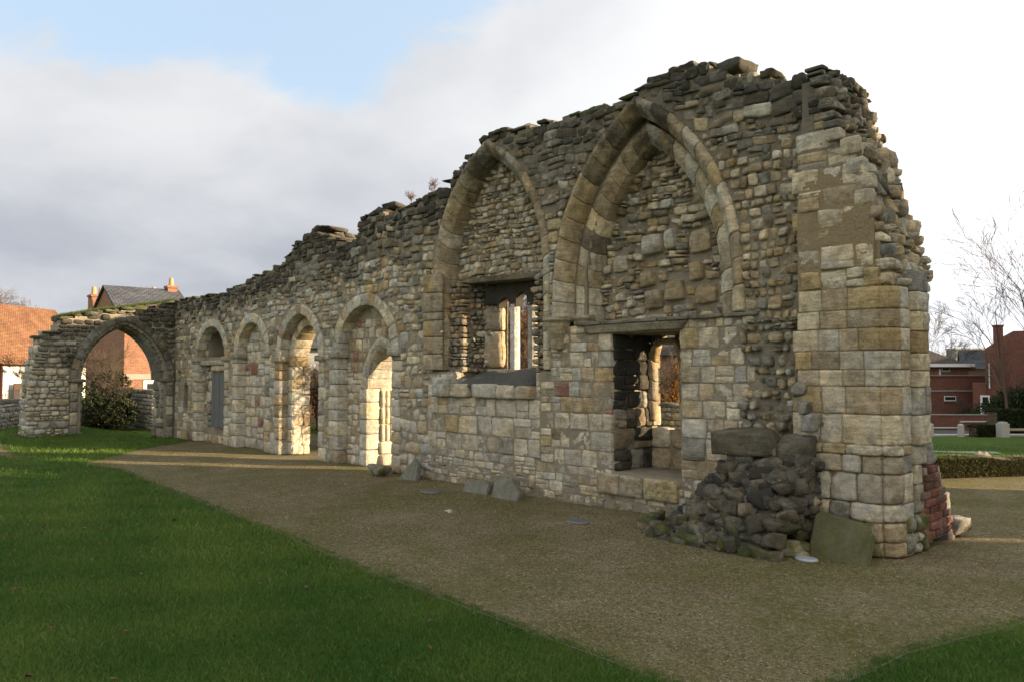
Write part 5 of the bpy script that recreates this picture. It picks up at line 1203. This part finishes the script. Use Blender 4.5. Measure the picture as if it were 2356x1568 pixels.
# -- low stone walls
def drywall(name,p0,p1,h,th,label,mix={'grey':3,'pale':2,'tan':1},coping=True):
    p0=Vector((*p0,0));p1=Vector((*p1,0)); d=p1-p0; L_=d.length; d.normalize(); n=Vector((d.y,-d.x,0))
    if n.dot(-p0)<0: n=-n
    root=empty(name,(p0.x,p0.y,float(gz(p0.x,p0.y))),label,'wall'); z0=float(gz((p0.x+p1.x)/2,(p0.y+p1.y)/2))-.1
    V=[];m_=[p0,p1,p1-n*th,p0-n*th]
    V=[(q.x,q.y,z) for z in (z0,z0+h) for q in m_]; mesh_np('wall_core',np.array(V),[np.array([(0,1,5,4),(1,2,6,5),(2,3,7,6),(3,0,4,7),(4,5,6,7)])],M['mortar'],root,smooth=False)
    A=Acc(); fill(A,lambda s,t:(s>=0)&(s<=L_)&(t<9),(0,L_),(z0,z0+h),(.09,.2),(1,2.2),lambda s,t:0,fr=(tuple(d),(0,0,1),tuple(n)),mapO=lambda s,t:(p0.x,p0.y,0),mix=mix,wearfn=lambda s,t:(.3,.2,0),k=6,rough=.01,rnd=.35,gap=.009,step=.05); A.build('masonry',M['stone'],root)
    if coping:
        A=Acc(); s=0
        while s<L_:
            w=R_(.3,.5); c=p0+d*(s+w/2)-n*th/2; rock(A,(c.x,c.y,z0+h+.05),(w,th*1.15,.13),rot=math.atan2(d.y,d.x),n=5,boxy=.9,rough=.03,facets=2,col=(.2,.19,.16),wear=(.4,.2,0)); s+=w
        A.build('coping',M['stone'],root)
pL0,pL1=at(-60,990,18.6),at(120,975,24.5)
drywall('low_stone_wall',xy(pL0),xy(pL1),.72,.35,'low dark stone garden wall left of the ruined arch, in front of the white cottage')
q0,q1=at(255,970,26),at(352,980,22.2)
drywall('low_stone_wall',xy(q0),xy(q1),1.15,.35,'low stone wall with dark coping seen through the open arch')
# -- foliage masses
def foliage(name,c,rad,n,leaf,cols,label,cat='bush',group=None,seed=0,stem=True,flat=.0,shellb=.75,rootz=None):
    root=empty(name,(c[0],c[1],rootz if rootz is not None else float(gz(c[0],c[1]))),label,cat,group)
    R=np.random.default_rng(seed); nb=9
    bc=R.normal(size=(nb,3))*.38; br=R.uniform(.45,.8,nb)
    k=R.integers(0,nb,n); u=R.normal(size=(n,3)); u/=np.linalg.norm(u,axis=1)[:,None]; rr=br[k]*R.uniform(shellb,1.06,n)**.8
    P=(bc[k]+u*rr[:,None]); P=P*np.array(rad)*.8+np.array(c); P[:,2]=np.maximum(P[:,2],root.location.z+.02)
    a=R.normal(size=(n,3)); a/=np.linalg.norm(a,axis=1)[:,None]; b=np.cross(a,R.normal(size=(n,3))); b/=np.linalg.norm(b,axis=1)[:,None]
    s=leaf*R.uniform(.6,1.4,(n,1)); V=np.stack([P-a*s,P+b*s*.5,P+a*s,P-b*s*.5],1).reshape(-1,3); q=np.arange(n)*4
    cols=np.array(cols); cc=cols[R.integers(0,len(cols),n)]*R.uniform(.7,1.3,(n,1))
    mesh_np('foliage',V,[np.stack([q,q+1,q+2,q+3],-1)],M['leaf'],root,col=np.repeat(cc,4,0),smooth=False)
    if stem:
        branches(root,'stem',Vector((c[0],c[1],root.location.z)),Vector((0,0,1)),rad[2]*1.1,.04*rad[2],4,M['bark'],seed=seed,spread=.6,kids=3)
    return root
def branches(parent,name,base,dir_,length,rad,depth,mat,seed=1,side=(1,1,2),spread=.55,kids=3,twist=.25,droop=0.,minr=.004,lenf=.72,split_trunk=False):
    R=random.Random(seed); V=[];Q=[];trunkQ=[]
    def tube(p0,p1,r0,r1,k):
        d=(p1-p0).normalized(); a=d.orthogonal().normalized(); b=d.cross(a); i=len(V)
        for p,r in ((p0,r0),(p1,r1)):
            for j in range(k): t=2*math.pi*j/k; V.append(tuple(p+a*(r*math.cos(t))+b*(r*math.sin(t))))
        return [(i+j,i+(j+1)%k,i+k+(j+1)%k,i+k+j) for j in range(k)]
    def grow(p,d,L_,r,n):
        segs=4 if n>=depth-1 else 3; k=7 if n>=depth-1 else (4 if n>1 else 3)
        for i in range(segs):
            d2=(d+Vector((R.uniform(-1,1),R.uniform(-1,1),R.uniform(-1,1)))*twist*(.5 if n==depth else 1)+Vector((0,0,-droop*(depth-n)*.12))).normalized()
            p2=p+d2*(L_/segs); r2=r*(.86 if n>0 else .7)
            f=tube(p,p2,max(r,minr),max(r2,minr*.8),k); (trunkQ if n==depth else Q).extend(f)
            if n>0 and (i>=1 or n<depth):
                for _ in range(kids if i==segs-1 else R.choice(side)):
                    a=R.uniform(0,6.28); o=d2.orthogonal().normalized(); o=(o*math.cos(a)+d2.cross(o)*math.sin(a))
                    s=R.uniform(spread*.6,spread*1.3); nd=(d2+o*s).normalized()
                    grow(p2,nd,L_*lenf*R.uniform(.7,1.1),max(r2*R.uniform(.45,.7),minr),n-1)
            p,d,r=p2,d2,r2
    grow(base,dir_.normalized(),length,rad,depth)
    VA=np.array(V)
    if split_trunk:
        for nm,q in (('trunk',trunkQ),('crown',Q)):
            q=np.array(q); u,inv=np.unique(q,return_inverse=True); mesh_np(nm,VA[u],[inv.reshape(q.shape)],mat,parent)
    else: mesh_np(name,VA,[np.array(Q+trunkQ)],mat,parent)
def bare_tree(c,h,label,seed,mat='twig',side=(1,1,2),twist=.25,lean=(0,0),depth=5,spread=.6,kids=3,rad=None,droop=0.,minr=.006,group=None,z=None,name='bare_tree'):
    z=float(gz(c[0],c[1]))-.1 if z is None else z
    root=empty(name,(c[0],c[1],z),label,'tree',group)
    branches(root,'branches',Vector((c[0],c[1],z)),Vector((lean[0],lean[1],1)),h*.42,rad or h*.016,depth,M[mat],seed=seed,spread=spread,kids=kids,droop=droop,minr=minr,split_trunk=True,side=side,twist=twist)
    return root
DG=[(.022,.035,.012),(.035,.05,.016),(.05,.065,.02)]
p=at(244,935,22.8); foliage('evergreen_bush',(p.x,p.y,.62),(1.0,1.0,.95),9000,.045,[(.014,.024,.008),(.025,.036,.012),(.05,.045,.02)],'dark rounded evergreen bush seen through the open arch',seed=3)
bp=at(-30,700,62); bare_tree(xy(bp),8.6,'bare tree rising behind the left end of the tiled roof',5,z=0)
bp=at(60,930,42); bare_tree(xy(bp),3.2,'small leafless sapling before the white cottage wall',15,depth=4,minr=.008,z=-.3,rad=.03)
# -- timber fence, climber and houses beyond the doorways
def picket(p0,p1,h,label,n=60):
    p0=Vector((*p0,0));p1=Vector((*p1,0)); d=(p1-p0); L_=d.length; d.normalize(); an=math.atan2(d.y,d.x)
    root=empty('picket_fence',(p0.x,p0.y,0),label,'fence')
    bm=bmesh.new()
    for i in range(n):
        c=p0+d*(L_*(i+.5)/n); r=bmesh.ops.create_cube(bm,size=1)
        for v_ in r['verts']:
            x_,y_=v_.co.x*L_/n*.72,v_.co.y*.02; v_.co=Vector((c.x+x_*math.cos(an)-y_*math.sin(an),c.y+x_*math.sin(an)+y_*math.cos(an),.1+h/2+v_.co.z*h))
    me=bpy.data.meshes.new('slats'); bm.to_mesh(me); bm.free(); me.materials.append(M['fencewood']); o=bpy.data.objects.new('slats',me); S.collection.objects.link(o); setparent(o,root)
    bm=bmesh.new()
    for z_ in (.3,h*.85):
        c=(p0+p1)/2+Vector((d.y,-d.x,0))*-.04; r=bmesh.ops.create_cube(bm,size=1)
        for v_ in r['verts']:
            x_,y_=v_.co.x*L_,v_.co.y*.04; v_.co=Vector((c.x+x_*math.cos(an)-y_*math.sin(an),c.y+x_*math.sin(an)+y_*math.cos(an),z_+v_.co.z*.08))
    me=bpy.data.meshes.new('rail'); bm.to_mesh(me); bm.free(); me.materials.append(M['fencewood']); o=bpy.data.objects.new('rail',me); S.collection.objects.link(o); setparent(o,root)
p0,p1=at(690,1000,24),at(930,1000,19); picket(xy(p0),xy(p1),1.35,'timber slat fence seen through the tall open doorway',64)
p=at(905,950,17.5); foliage('red_leaved_shrub',(p.x,p.y,.8),(1.0,.6,.9),1500,.05,[(.30,.05,.02),(.22,.06,.02),(.12,.08,.03)],'sparse red-leaved shrub seen through the doorways',seed=8)
p=at(730,950,22.5); foliage('red_leaved_shrub',(p.x,p.y,.7),(.5,.5,.8),500,.05,[(.34,.06,.02),(.26,.05,.02)],'red-leaved climber on the timber fence',seed=9)
p=at(722,885,27); foliage('green_bush',(p.x,p.y,1.0),(.9,.9,.9),3000,.06,[(.07,.12,.02),(.10,.15,.03)],'bright green bush behind the timber fence',seed=10)
c=at(700,900,46); rt,P,ux,uy,_=house('pale_house',xy(c),tuple((RT*1+FW*.15).xy),7,6,-.5,3.2,5.2,plain('pale_grey_render',(.42,.43,.43),.9,.08),M['slatetile'],'pale grey house glimpsed through the top of the open doorway')
window(P,1,2,1,2,rt)
c=at(868,900,34); rt,P,ux,uy,_=house('brick_outbuilding',xy(c),tuple((RT*1+FW*.1).xy),3.2,4,-.5,2.0,3.2,M['brick'],M['slatetile'],'low red brick outbuilding glimpsed through the pointed doorway',cat='outbuilding'); window(P,1,1.6,.6,1.4,rt)
c=at(1060,900,40); rt,P,ux,uy,_=house('terrace_house',xy(c),tuple((RT*1+FW*.2).xy),6,6,-.5,2.9,4.4,M['render'],M['slatetile'],'pale house behind bare branches seen through the three-light window'); window(P,1.4,2.3,1.2,2.2,rt); window(P,3.2,4.1,1.2,2.2,rt)
# dense bare growth behind the three-light window
for (px,f,h,sd_,lb) in ((1130,17,3.6,21,'leafless bushy tree behind the left light of the three-light window'),(1200,19.5,4.0,22,'leafless bushy tree behind the middle of the three-light window'),(1262,22,4.0,23,'leafless tree hidden mostly by the right jamb of the three-light window')):
    p=at(px,900,f); bare_tree(xy(p),h,lb,sd_,depth=5,spread=.8,kids=3,rad=.05,minr=.006)
# brick building with an arched window behind the slit
c=at(1380,900,38); rt,P,ux,uy,_=house('brick_chapel',xy(c),tuple((RT*1+FW*.12).xy),8.6,7,-.5,2.55,4.1,M['brick'],M['darktile'],'dark red brick building with an arched window seen through the narrow light',cat='brick building')
def archedwin(P,a,z,w,h,root):
    V=[];n=12
    for sc,b in ((1,-.02),(.78,-.03)):
        pts=[(a-w/2*sc,z+.0),(a+w/2*sc,z)]+[(a+w/2*sc*math.cos(t),z+h+w/2*sc*math.sin(t)) for t in np.linspace(0,math.pi,n)]
        me=bpy.data.meshes.new('x'); V=[tuple(P(x_,b,z_)) for x_,z_ in pts]+[tuple(P(x_,.02,z_)) for x_,z_ in pts]; m_=len(pts)
        me.from_pydata(V,[],[list(range(m_))]+[[i,i+m_,(i+1)%m_+m_,(i+1)%m_] for i in range(m_)]); me.materials.append(M['white'] if sc==1 else M['glass'])
        if sc==1: me.name='window'; fr=bpy.data.objects.new('window',me); S.collection.objects.link(fr); setparent(fr,root)
        else: g=bpy.data.objects.new('pane',me); S.collection.objects.link(g); g.parent=fr; g.matrix_parent_inverse=Matrix.Identity(4)
aw=at(1532,866,40); 
t_=(Vector((aw.x-c.x,aw.y-c.y,0))).dot(ux); archedwin(P,t_,1.15,.42,.42,rt); archedwin(P,t_-1.6,1.15,.42,.42,rt); archedwin(P,t_+1.6,1.15,.42,.42,rt)
obox('cornice',P,-.1,8.7,-.10,-.0,2.35,2.5,M['brick_dark'],rt)
p=at(1562,890,20); foliage('golden_creeper',(p.x,p.y,1.2),(.36,.4,.9),2600,.035,[(.42,.20,.03),(.35,.15,.03),(.25,.14,.03)],'golden leaved creeper seen through the narrow light',seed=31)
p=at(1480,885,21); foliage('golden_creeper',(p.x+.2,p.y+.3,.95),(.9,.4,.55),2600,.035,[(.42,.20,.03),(.35,.15,.03),(.20,.12,.03)],'low golden creeper lying over the pale garden wall behind the narrow light',seed=32)
u0,u1=at(1440,940,20.5),at(1620,940,18.5); drywall('garden_wall',xy(u0),xy(u1),.9,.35,'sunlit pale stone garden wall seen through the narrow light',mix={'cream':4,'ochre':2})
# ---------------------------------------------------------------- right background
c=at(2045,900,60); rt,P,ux,uy,_=house('modern_brick_house',xy(c),tuple((RT*1+FW*.12).xy),6.6,9,-2.6,2.2,4.35,M['brick_orange'],M['darktile'],'brick house with a dark hipped roof just right of the ruin',hip=2.6,over=.35)
def pa(px,b=0):
    lo_,hi_=-20.,40.
    for _ in range(40):
        m_=(lo_+hi_)/2; q=P(m_,b,1); f,r=camc(q.x,q.y)
        if 1178+1805*r/f<px: lo_=m_
        else: hi_=m_
    return lo_
zz2=lambda py,f=60.5:1.6+(860-py)/1805*f
obox('fascia',P,-.3,6.9,-.37,-.33,zz2(843),zz2(836),M['white'],rt)
obox('downpipe',P,pa(2160)-.05,pa(2160)+.05,-.12,-.02,-2.4,2.1,M['white'],rt)
window(P,pa(2166),pa(2184),zz2(853),zz2(841),rt,bars=0); 
obox('lower_storey',P,-2,pa(2262),-2.2,-.5,-2.6,zz2(864,59),M['brick_dark'],rt)
obox('concrete_band',P,-2,pa(2262),-2.25,-2.2,zz2(900,58.3),zz2(896,58.3),M['concrete'],rt)
PP=lambda a,b,z:P(a,b-2.2,z)
window(PP,pa(2170,-2.2),pa(2197,-2.2),zz2(921,58),zz2(910,58),rt,bars=0)
obox('flat_roof_edge',P,-2,pa(2262),-2.3,-.5,zz2(864,59),zz2(862,59),M['concrete'],rt)
# gable-ended dark brick house at the right edge
c=at(2268,900,55); rt2,P,ux,uy,_=house('brick_gable_house',xy(c),tuple((RT*1-FW*.60).xy),8.2,8,-2.6,3.3,3.4,M['brick_dark'],M['darktile'],'large dark brick gabled house behind the birch at the right edge',over=.0)
zg=lambda py:1.6+(860-py)/1805*55
pts=[(0,zg(802)),(pa(2309),zg(775)),(pa(2333),zg(763)),(6.2,zg(763)),(8.2,zg(790))]
V=[tuple(P(x_,b,z_)) for b in (-.02,.35) for x_,z_ in [(0,3.0)]+pts+[(8.2,3.0)]]; m_=7
me=bpy.data.meshes.new('gable'); me.from_pydata(V,[],[list(range(m_)),[i+m_ for i in range(m_)][::-1]]+[[(i+1)%m_,i,i+m_,(i+1)%m_+m_] for i in range(m_)]); me.materials.append(M['brick_dark']); o=bpy.data.objects.new('gable',me); S.collection.objects.link(o); setparent(o,rt2)
chimney(P,pa(2298),.4,zg(790),zg(752),.6,.6,rt2,0,M['brick_dark'])
window(P,3.4,4.6,zg(860),zg(835),rt2,bars=1)
Pd=lambda a,b,z:P(a-.35,b,z)
dr=obox('door',P,pa(2253),pa(2275),-.25,-.18,zg(957),zg(908),M['white'],rt2); g=obox('pane',P,pa(2258),pa(2271),-.27,-.25,zg(940),zg(912),M['glass'],None); g.parent=dr; g.matrix_parent_inverse=Matrix.Identity(4)
obox('link_wing',P,pa(2236),0,-.17,4,-2.6,zg(880),M['brick_dark'],rt2)
obox('downpipe',P,pa(2275)-.04,pa(2275)+.04,-.12,-.04,zg(892),zg(835),M['white'],rt2)
c=at(2200,860,95); obox_root=empty('flat_roofed_block',(c.x,c.y,-2),'pale flat-roofed block far behind, between the two brick houses','building')
Pb=lambda a,b,z:Vector((c.x,c.y,0))+RT*a+FW*b+Vector((0,0,z))
obox('wall',Pb,0,3.6,0,2,-2.5,4.55,M['concrete'],obox_root); obox('roof_edge',Pb,-.1,3.7,-.1,2.1,4.55,4.75,M['kerb'],obox_root)
c=at(2214,860,80); rt3,P,ux,uy,_=house('slate_roofed_house',xy(c),tuple((RT*1-FW*.5).xy),3.4,7,-2.5,2.2,4.0,M['brick_dark'],M['slatetile'],'blue slate roofed house squeezed between the two brick houses')
# brick garden walls, railing, road, kerb
def bwall(p0,p1,z0,z1,th,mat,label,name='brick_garden_wall',cat='wall',cop=True):
    d=Vector((p1.x-p0.x,p1.y-p0.y,0)); L_=d.length; d.normalize(); n=Vector((-d.y,d.x,0)); root=empty(name,(p0.x,p0.y,z0),label,cat)
    Pw=lambda a,b,z:Vector((p0.x,p0.y,0))+d*a+n*b+Vector((0,0,z)); obox('wall',Pw,0,L_,0,th,z0,z1,mat,root)
    if cop: obox('coping',Pw,-.02,L_+.02,-.03,th+.03,z1,z1+.06,M['kerb'] if cop==2 else M['concrete'],root)
    return root
bwall(at(2060,950,44),at(2300,950,44),-2.2,1.6-94/1805*44,.25,M['brick_dark'],'upper dark brick garden wall in front of the brick house')
bwall(at(2215,950,41.5),at(2420,950,41.5),-2.0,1.6-110/1805*41.5,.25,M['brick_dark'],'lower brick garden wall with pale coping beyond the road',cop=2)
bwall(at(2060,950,42),at(2216,950,42),-2.0,1.6-124/1805*42,.25,M['brick_dark'],'low brick wall under the railing beyond the road',cop=2)
def sheet(name,P0,ux,L_,Wd,mat,dz,kind='structure',nx=60,ny=3):
    V=[]; 
    for i in range(nx+1):
        for j in range(ny+1):
            p=P0+ux*(L_*i/nx)+Vector((-ux.y,ux.x,0))*(Wd*j/ny); V.append((p.x,p.y,float(gz(p.x,p.y))+dz))
    Q=[(i*(ny+1)+j,(i+1)*(ny+1)+j,(i+1)*(ny+1)+j+1,i*(ny+1)+j+1) for i in range(nx) for j in range(ny)]
    o=mesh_np(name,np.array(V),[np.array(Q)],mat,None,smooth=True); o['kind']=kind; return o
r0=at(2040,1000,37.2); r0.z=0; sheet('road',r0,RT.copy(),24,4.0,M['asphalt'],.02)
k0=at(2040,1000,36.6); Pk=lambda a,b,z:Vector((k0.x,k0.y,0))+RT*a+FW*b+Vector((0,0,z)); kb=obox('kerb',Pk,0,9.5,0,.5,-1.5,-1.2,M['kerb'],None); kb['kind']='structure'
pp=at(2050,1050,21.0); pp.z=0; sheet('path',pp,(RT*1+FW*-.35).normalized(),2.6,.9,M['path'],.012,nx=12)
# bollards
def bollard(p,h,w,label,seat=False,name='stone_bollard',cat='bollard',group='stone bollards along the road'):
    z=float(gz(p.x,p.y)); a=Acc(); root=empty(name,(p.x,p.y,z),label,cat,group)
    bm=bmesh.new(); r=w/2
    sec=[(r,0),(r,h*.72),(r*.92,h*.74),(r,h*.78),(r,h*.9),(r*.25,h)]
    rings=[[bm.verts.new((p.x+q*(RT.x*sx+FW.x*sy),p.y+q*(RT.y*sx+FW.y*sy),z+zz_)) for sx,sy in ((-1,-1),(1,-1),(1,1),(-1,1))] for q,zz_ in sec]
    for a_,b_ in zip(rings[:-1],rings[1:]):
        for i in range(4): bm.faces.new((a_[i],a_[(i+1)%4],b_[(i+1)%4],b_[i]))
    bm.faces.new(rings[-1]); me=bpy.data.meshes.new('post'); bm.to_mesh(me); bm.free(); me.materials.append(M['kerb']); o=bpy.data.objects.new('post',me); S.collection.objects.link(o); setparent(o,root); return root
bollard(at(2141,1004,36),.62,.2,'stone bollard by the road, nearest the broken wall end')
bollard(at(2211,1005,36),.60,.2,'stone bollard by the road, left of the low dark hedge')
bc=at(2315,1010,35); bench=empty('park_bench',(bc.x,bc.y,float(gz(bc.x,bc.y))),'pale bench with stone end posts on the far lawn at the right edge','bench')
Pb=lambda a,b,z:Vector((bc.x,bc.y,float(gz(bc.x,bc.y))))+RT*a+FW*b+Vector((0,0,z))
for k in (0,2.0): obox('end_post',Pb,k-.17,k+.17,0,.45,-.05,.60,M['kerb'],bench); 
for k in (0,2.0): obox('post_cap',Pb,k-.12,k+.12,.06,.39,.60,.67,M['kerb'],bench)
obox('seat',Pb,.17,1.83,.03,.42,.28,.36,M['post'],bench); 
# low timber posts with pyramid tops behind the hedge
def pyr(px,py,f,w,label):
    p=at(px,py,f); z=float(gz(p.x,p.y)); h=1.6-(py-860)/1805*f-z; Pq=lambda a,b,zz_:Vector((p.x,p.y,z))+RT*a+FW*b+Vector((0,0,zz_))
    q=w/2; V=[Pq(sx*q,sy*q,zz_) for zz_ in (-.05,h-w*.55) for sx,sy in ((-1,-1),(1,-1),(1,1),(-1,1))]+[Pq(0,0,h)]
    o=mesh_np('timber_post',np.array([tuple(v) for v in V]),[np.array([(0,1,5,4),(1,2,6,5),(2,3,7,6),(3,0,4,7)]),np.array([(4,5,8),(5,6,8),(6,7,8),(7,4,8)])],M['post'],None,smooth=False); tag(o,label,'post','pyramid-topped posts behind the clipped hedge')
pyr(2192,1041,16,.15,'short pyramid-topped post behind the hedge, first from the wall'); pyr(2208,1042,16,.15,'short pyramid-topped post behind the hedge, second from the wall'); pyr(2253,1034,17,.15,'short pyramid-topped post behind the hedge, third from the wall'); pyr(2268,1036,17,.15,'short pyramid-topped post behind the hedge, farthest from the wall')
# hedges
def hedge(name,p0,p1,th,h,n,label,cols,leaf=.022,seed=4):
    root=empty(name,(p0.x,p0.y,float(gz(p0.x,p0.y))),label,'hedge'); R=np.random.default_rng(seed)
    d=np.array([p1.x-p0.x,p1.y-p0.y]); L_=np.linalg.norm(d); d/=L_; nn=np.array([-d[1],d[0]])
    s=R.uniform(0,L_,n); face=R.uniform(size=n); b=R.uniform(0,th,n); z=R.uniform(0.02,h,n)
    hh=h*(1+.07*np.sin(s*2.3)+.05*np.sin(s*6))
    top_=face<.45; z=np.where(top_,hh-np.abs(R.normal(0,.02,n)),z*hh/h); fr=(~top_)&(face<.85); b=np.where(fr,np.abs(R.normal(0,.025,n)),b)
    X=p0.x+d[0]*s+nn[0]*b; Y=p0.y+d[1]*s+nn[1]*b; P_=np.stack([X,Y,gz(X,Y)+z],-1)
    a=R.normal(size=(n,3)); a/=np.linalg.norm(a,axis=1)[:,None]; c=np.cross(a,R.normal(size=(n,3))); c/=np.linalg.norm(c,axis=1)[:,None]; q=leaf*R.uniform(.6,1.5,(n,1))
    V=np.stack([P_-a*q,P_+c*q*.6,P_+a*q,P_-c*q*.6],1).reshape(-1,3); i=np.arange(n)*4; cols=np.array(cols); cc=cols[R.integers(0,len(cols),n)]*R.uniform(.7,1.3,(n,1))
    mesh_np('foliage',V,[np.stack([i,i+1,i+2,i+3],-1)],M['leaf'],root,col=np.repeat(cc,4,0),smooth=False)
    Pw=lambda a_,b_,z_:Vector((p0.x+d[0]*a_+nn[0]*b_,p0.y+d[1]*a_+nn[1]*b_,root.location.z+z_)); obox('twiggy_core',Pw,.03,L_-.03,.06,th-.06,-.1,h-.07,M['twig'],root)
h0,h1=at(2120,1105,12.0),at(2430,1086,12.9); hedge('clipped_hedge',h0,h1,.62,.285,46000,'low clipped brown-green hedge right of the broken wall end',[(.035,.045,.016),(.07,.065,.025),(.11,.085,.035),(.03,.045,.015)])
h0,h1=at(2250,1008,35.5),at(2306,1008,35.5); hedge('clipped_hedge',h0,h1,.8,.5,7000,'small dark clipped hedge left of the bench',DG,leaf=.05,seed=5)
h0,h1=at(2296,980,39),at(2430,980,39); hedge('clipped_hedge',h0,h1,1,1.1,11000,'tall dark clipped hedge behind the bench',DG,leaf=.06,seed=6)
p=at(2330,930,46); foliage('evergreen_bush',(p.x,p.y,-.5),(2.0,1.6,1.7),9000,.09,DG,'big dark evergreen bush before the gabled brick house',seed=12)
p=at(2219,948,52); foliage('evergreen_bush',(p.x,p.y,-1.3),(1.0,.8,.6),3500,.07,DG,'low dark bush against the brick house wall',seed=13)
# birches and far bare trees on the right
for (px,f,h,sd_,ln,lb,mt,nm) in ((2322,42,9.4,41,(-.10,.02),'slender bare birch before the gabled brick house','birch','bare_birch'),(2400,34,9.6,42,(-.16,.0),'bare birch leaning in from the right edge of the picture','birch','bare_birch'),(2150,80,9.2,44,(0,0),'small bare tree behind the hipped roof, nearest the wall','birch','bare_tree'),(2180,84,7.5,45,(.1,.1),'thin bare tree behind the hipped roof ridge, second from the wall','birch','bare_tree')):
    p=at(px,900,f); bare_tree(xy(p),h,lb,sd_,mat=mt,lean=(RT.x*ln[0],RT.y*ln[0]),depth=5,spread=.5,kids=2,rad=h*.010,droop=.0,side=(0,1,1),twist=.13,minr=.007 if f<60 else .012,name=nm)
# little plants growing on the wall top
for i,(x,y_) in enumerate(((-10.5,7.5),(-9.85,7.5))):
    root=empty('wall_top_weed',(x,y_,float(top(x))),('dry twiggy weed','smaller dry weed')[i]+' growing on the wall top '+('near the stepped drop','left of the three-light window arch')[i],'weed')
    branches(root,'stalks',Vector((x,y_,float(top(x))-.02)),Vector((.1,0,1)),.13,.004,3,M['twig'],seed=60+i,spread=.6,minr=.0022)
# ---------------------------------------------------------------- added, unseen houses and garden wall right of the picture, to block the low sun
def pq(p_,q_): return (.787*p_-.617*q_, .617*p_+.787*q_)
def shade_house(p_,q0,q1,zt,zb,label,depth=7):
    a_=pq(p_,q0); b_=pq(p_,q1); rt_,P_,_,_,_=house('brick_house',a_,(b_[0]-a_[0],b_[1]-a_[1]),q1-q0,-depth if False else depth,zb,zt-2.2,zt,M['brick'],M['tile'],label,over=0)  # unseen house, added only for the shadow it casts
    return rt_
for q0,q1,l in ((-16,-4.2,'unseen brick house added beyond the right edge to cast shade, farthest from the ruin'),(-4.1,8.25,'unseen brick house added beyond the right edge to cast shade, nearest the broken wall end')):
    shade_house(28,q0,q1,10.6,-.5,l)
shade_house(17,15.7,18.3,9.2,-.5,'narrow unseen brick house added beyond the right edge to shade the arch wall, between two bigger ones',depth=3.5); shade_house(36,21.4,58,10,-2,'unseen brick house added beyond the right edge to shade the far lawn'); shade_house(52,59,92,8.4,-3,'long low unseen brick house added far beyond the right edge to cast shade')
a_=pq(14,8.4); b_=pq(14,12.0); bwall(Vector((*a_,0)),Vector((*b_,0)),0,2.5,.25,M['brick'],'tall unseen brick garden wall added beyond the right edge of the picture to shade the ground')
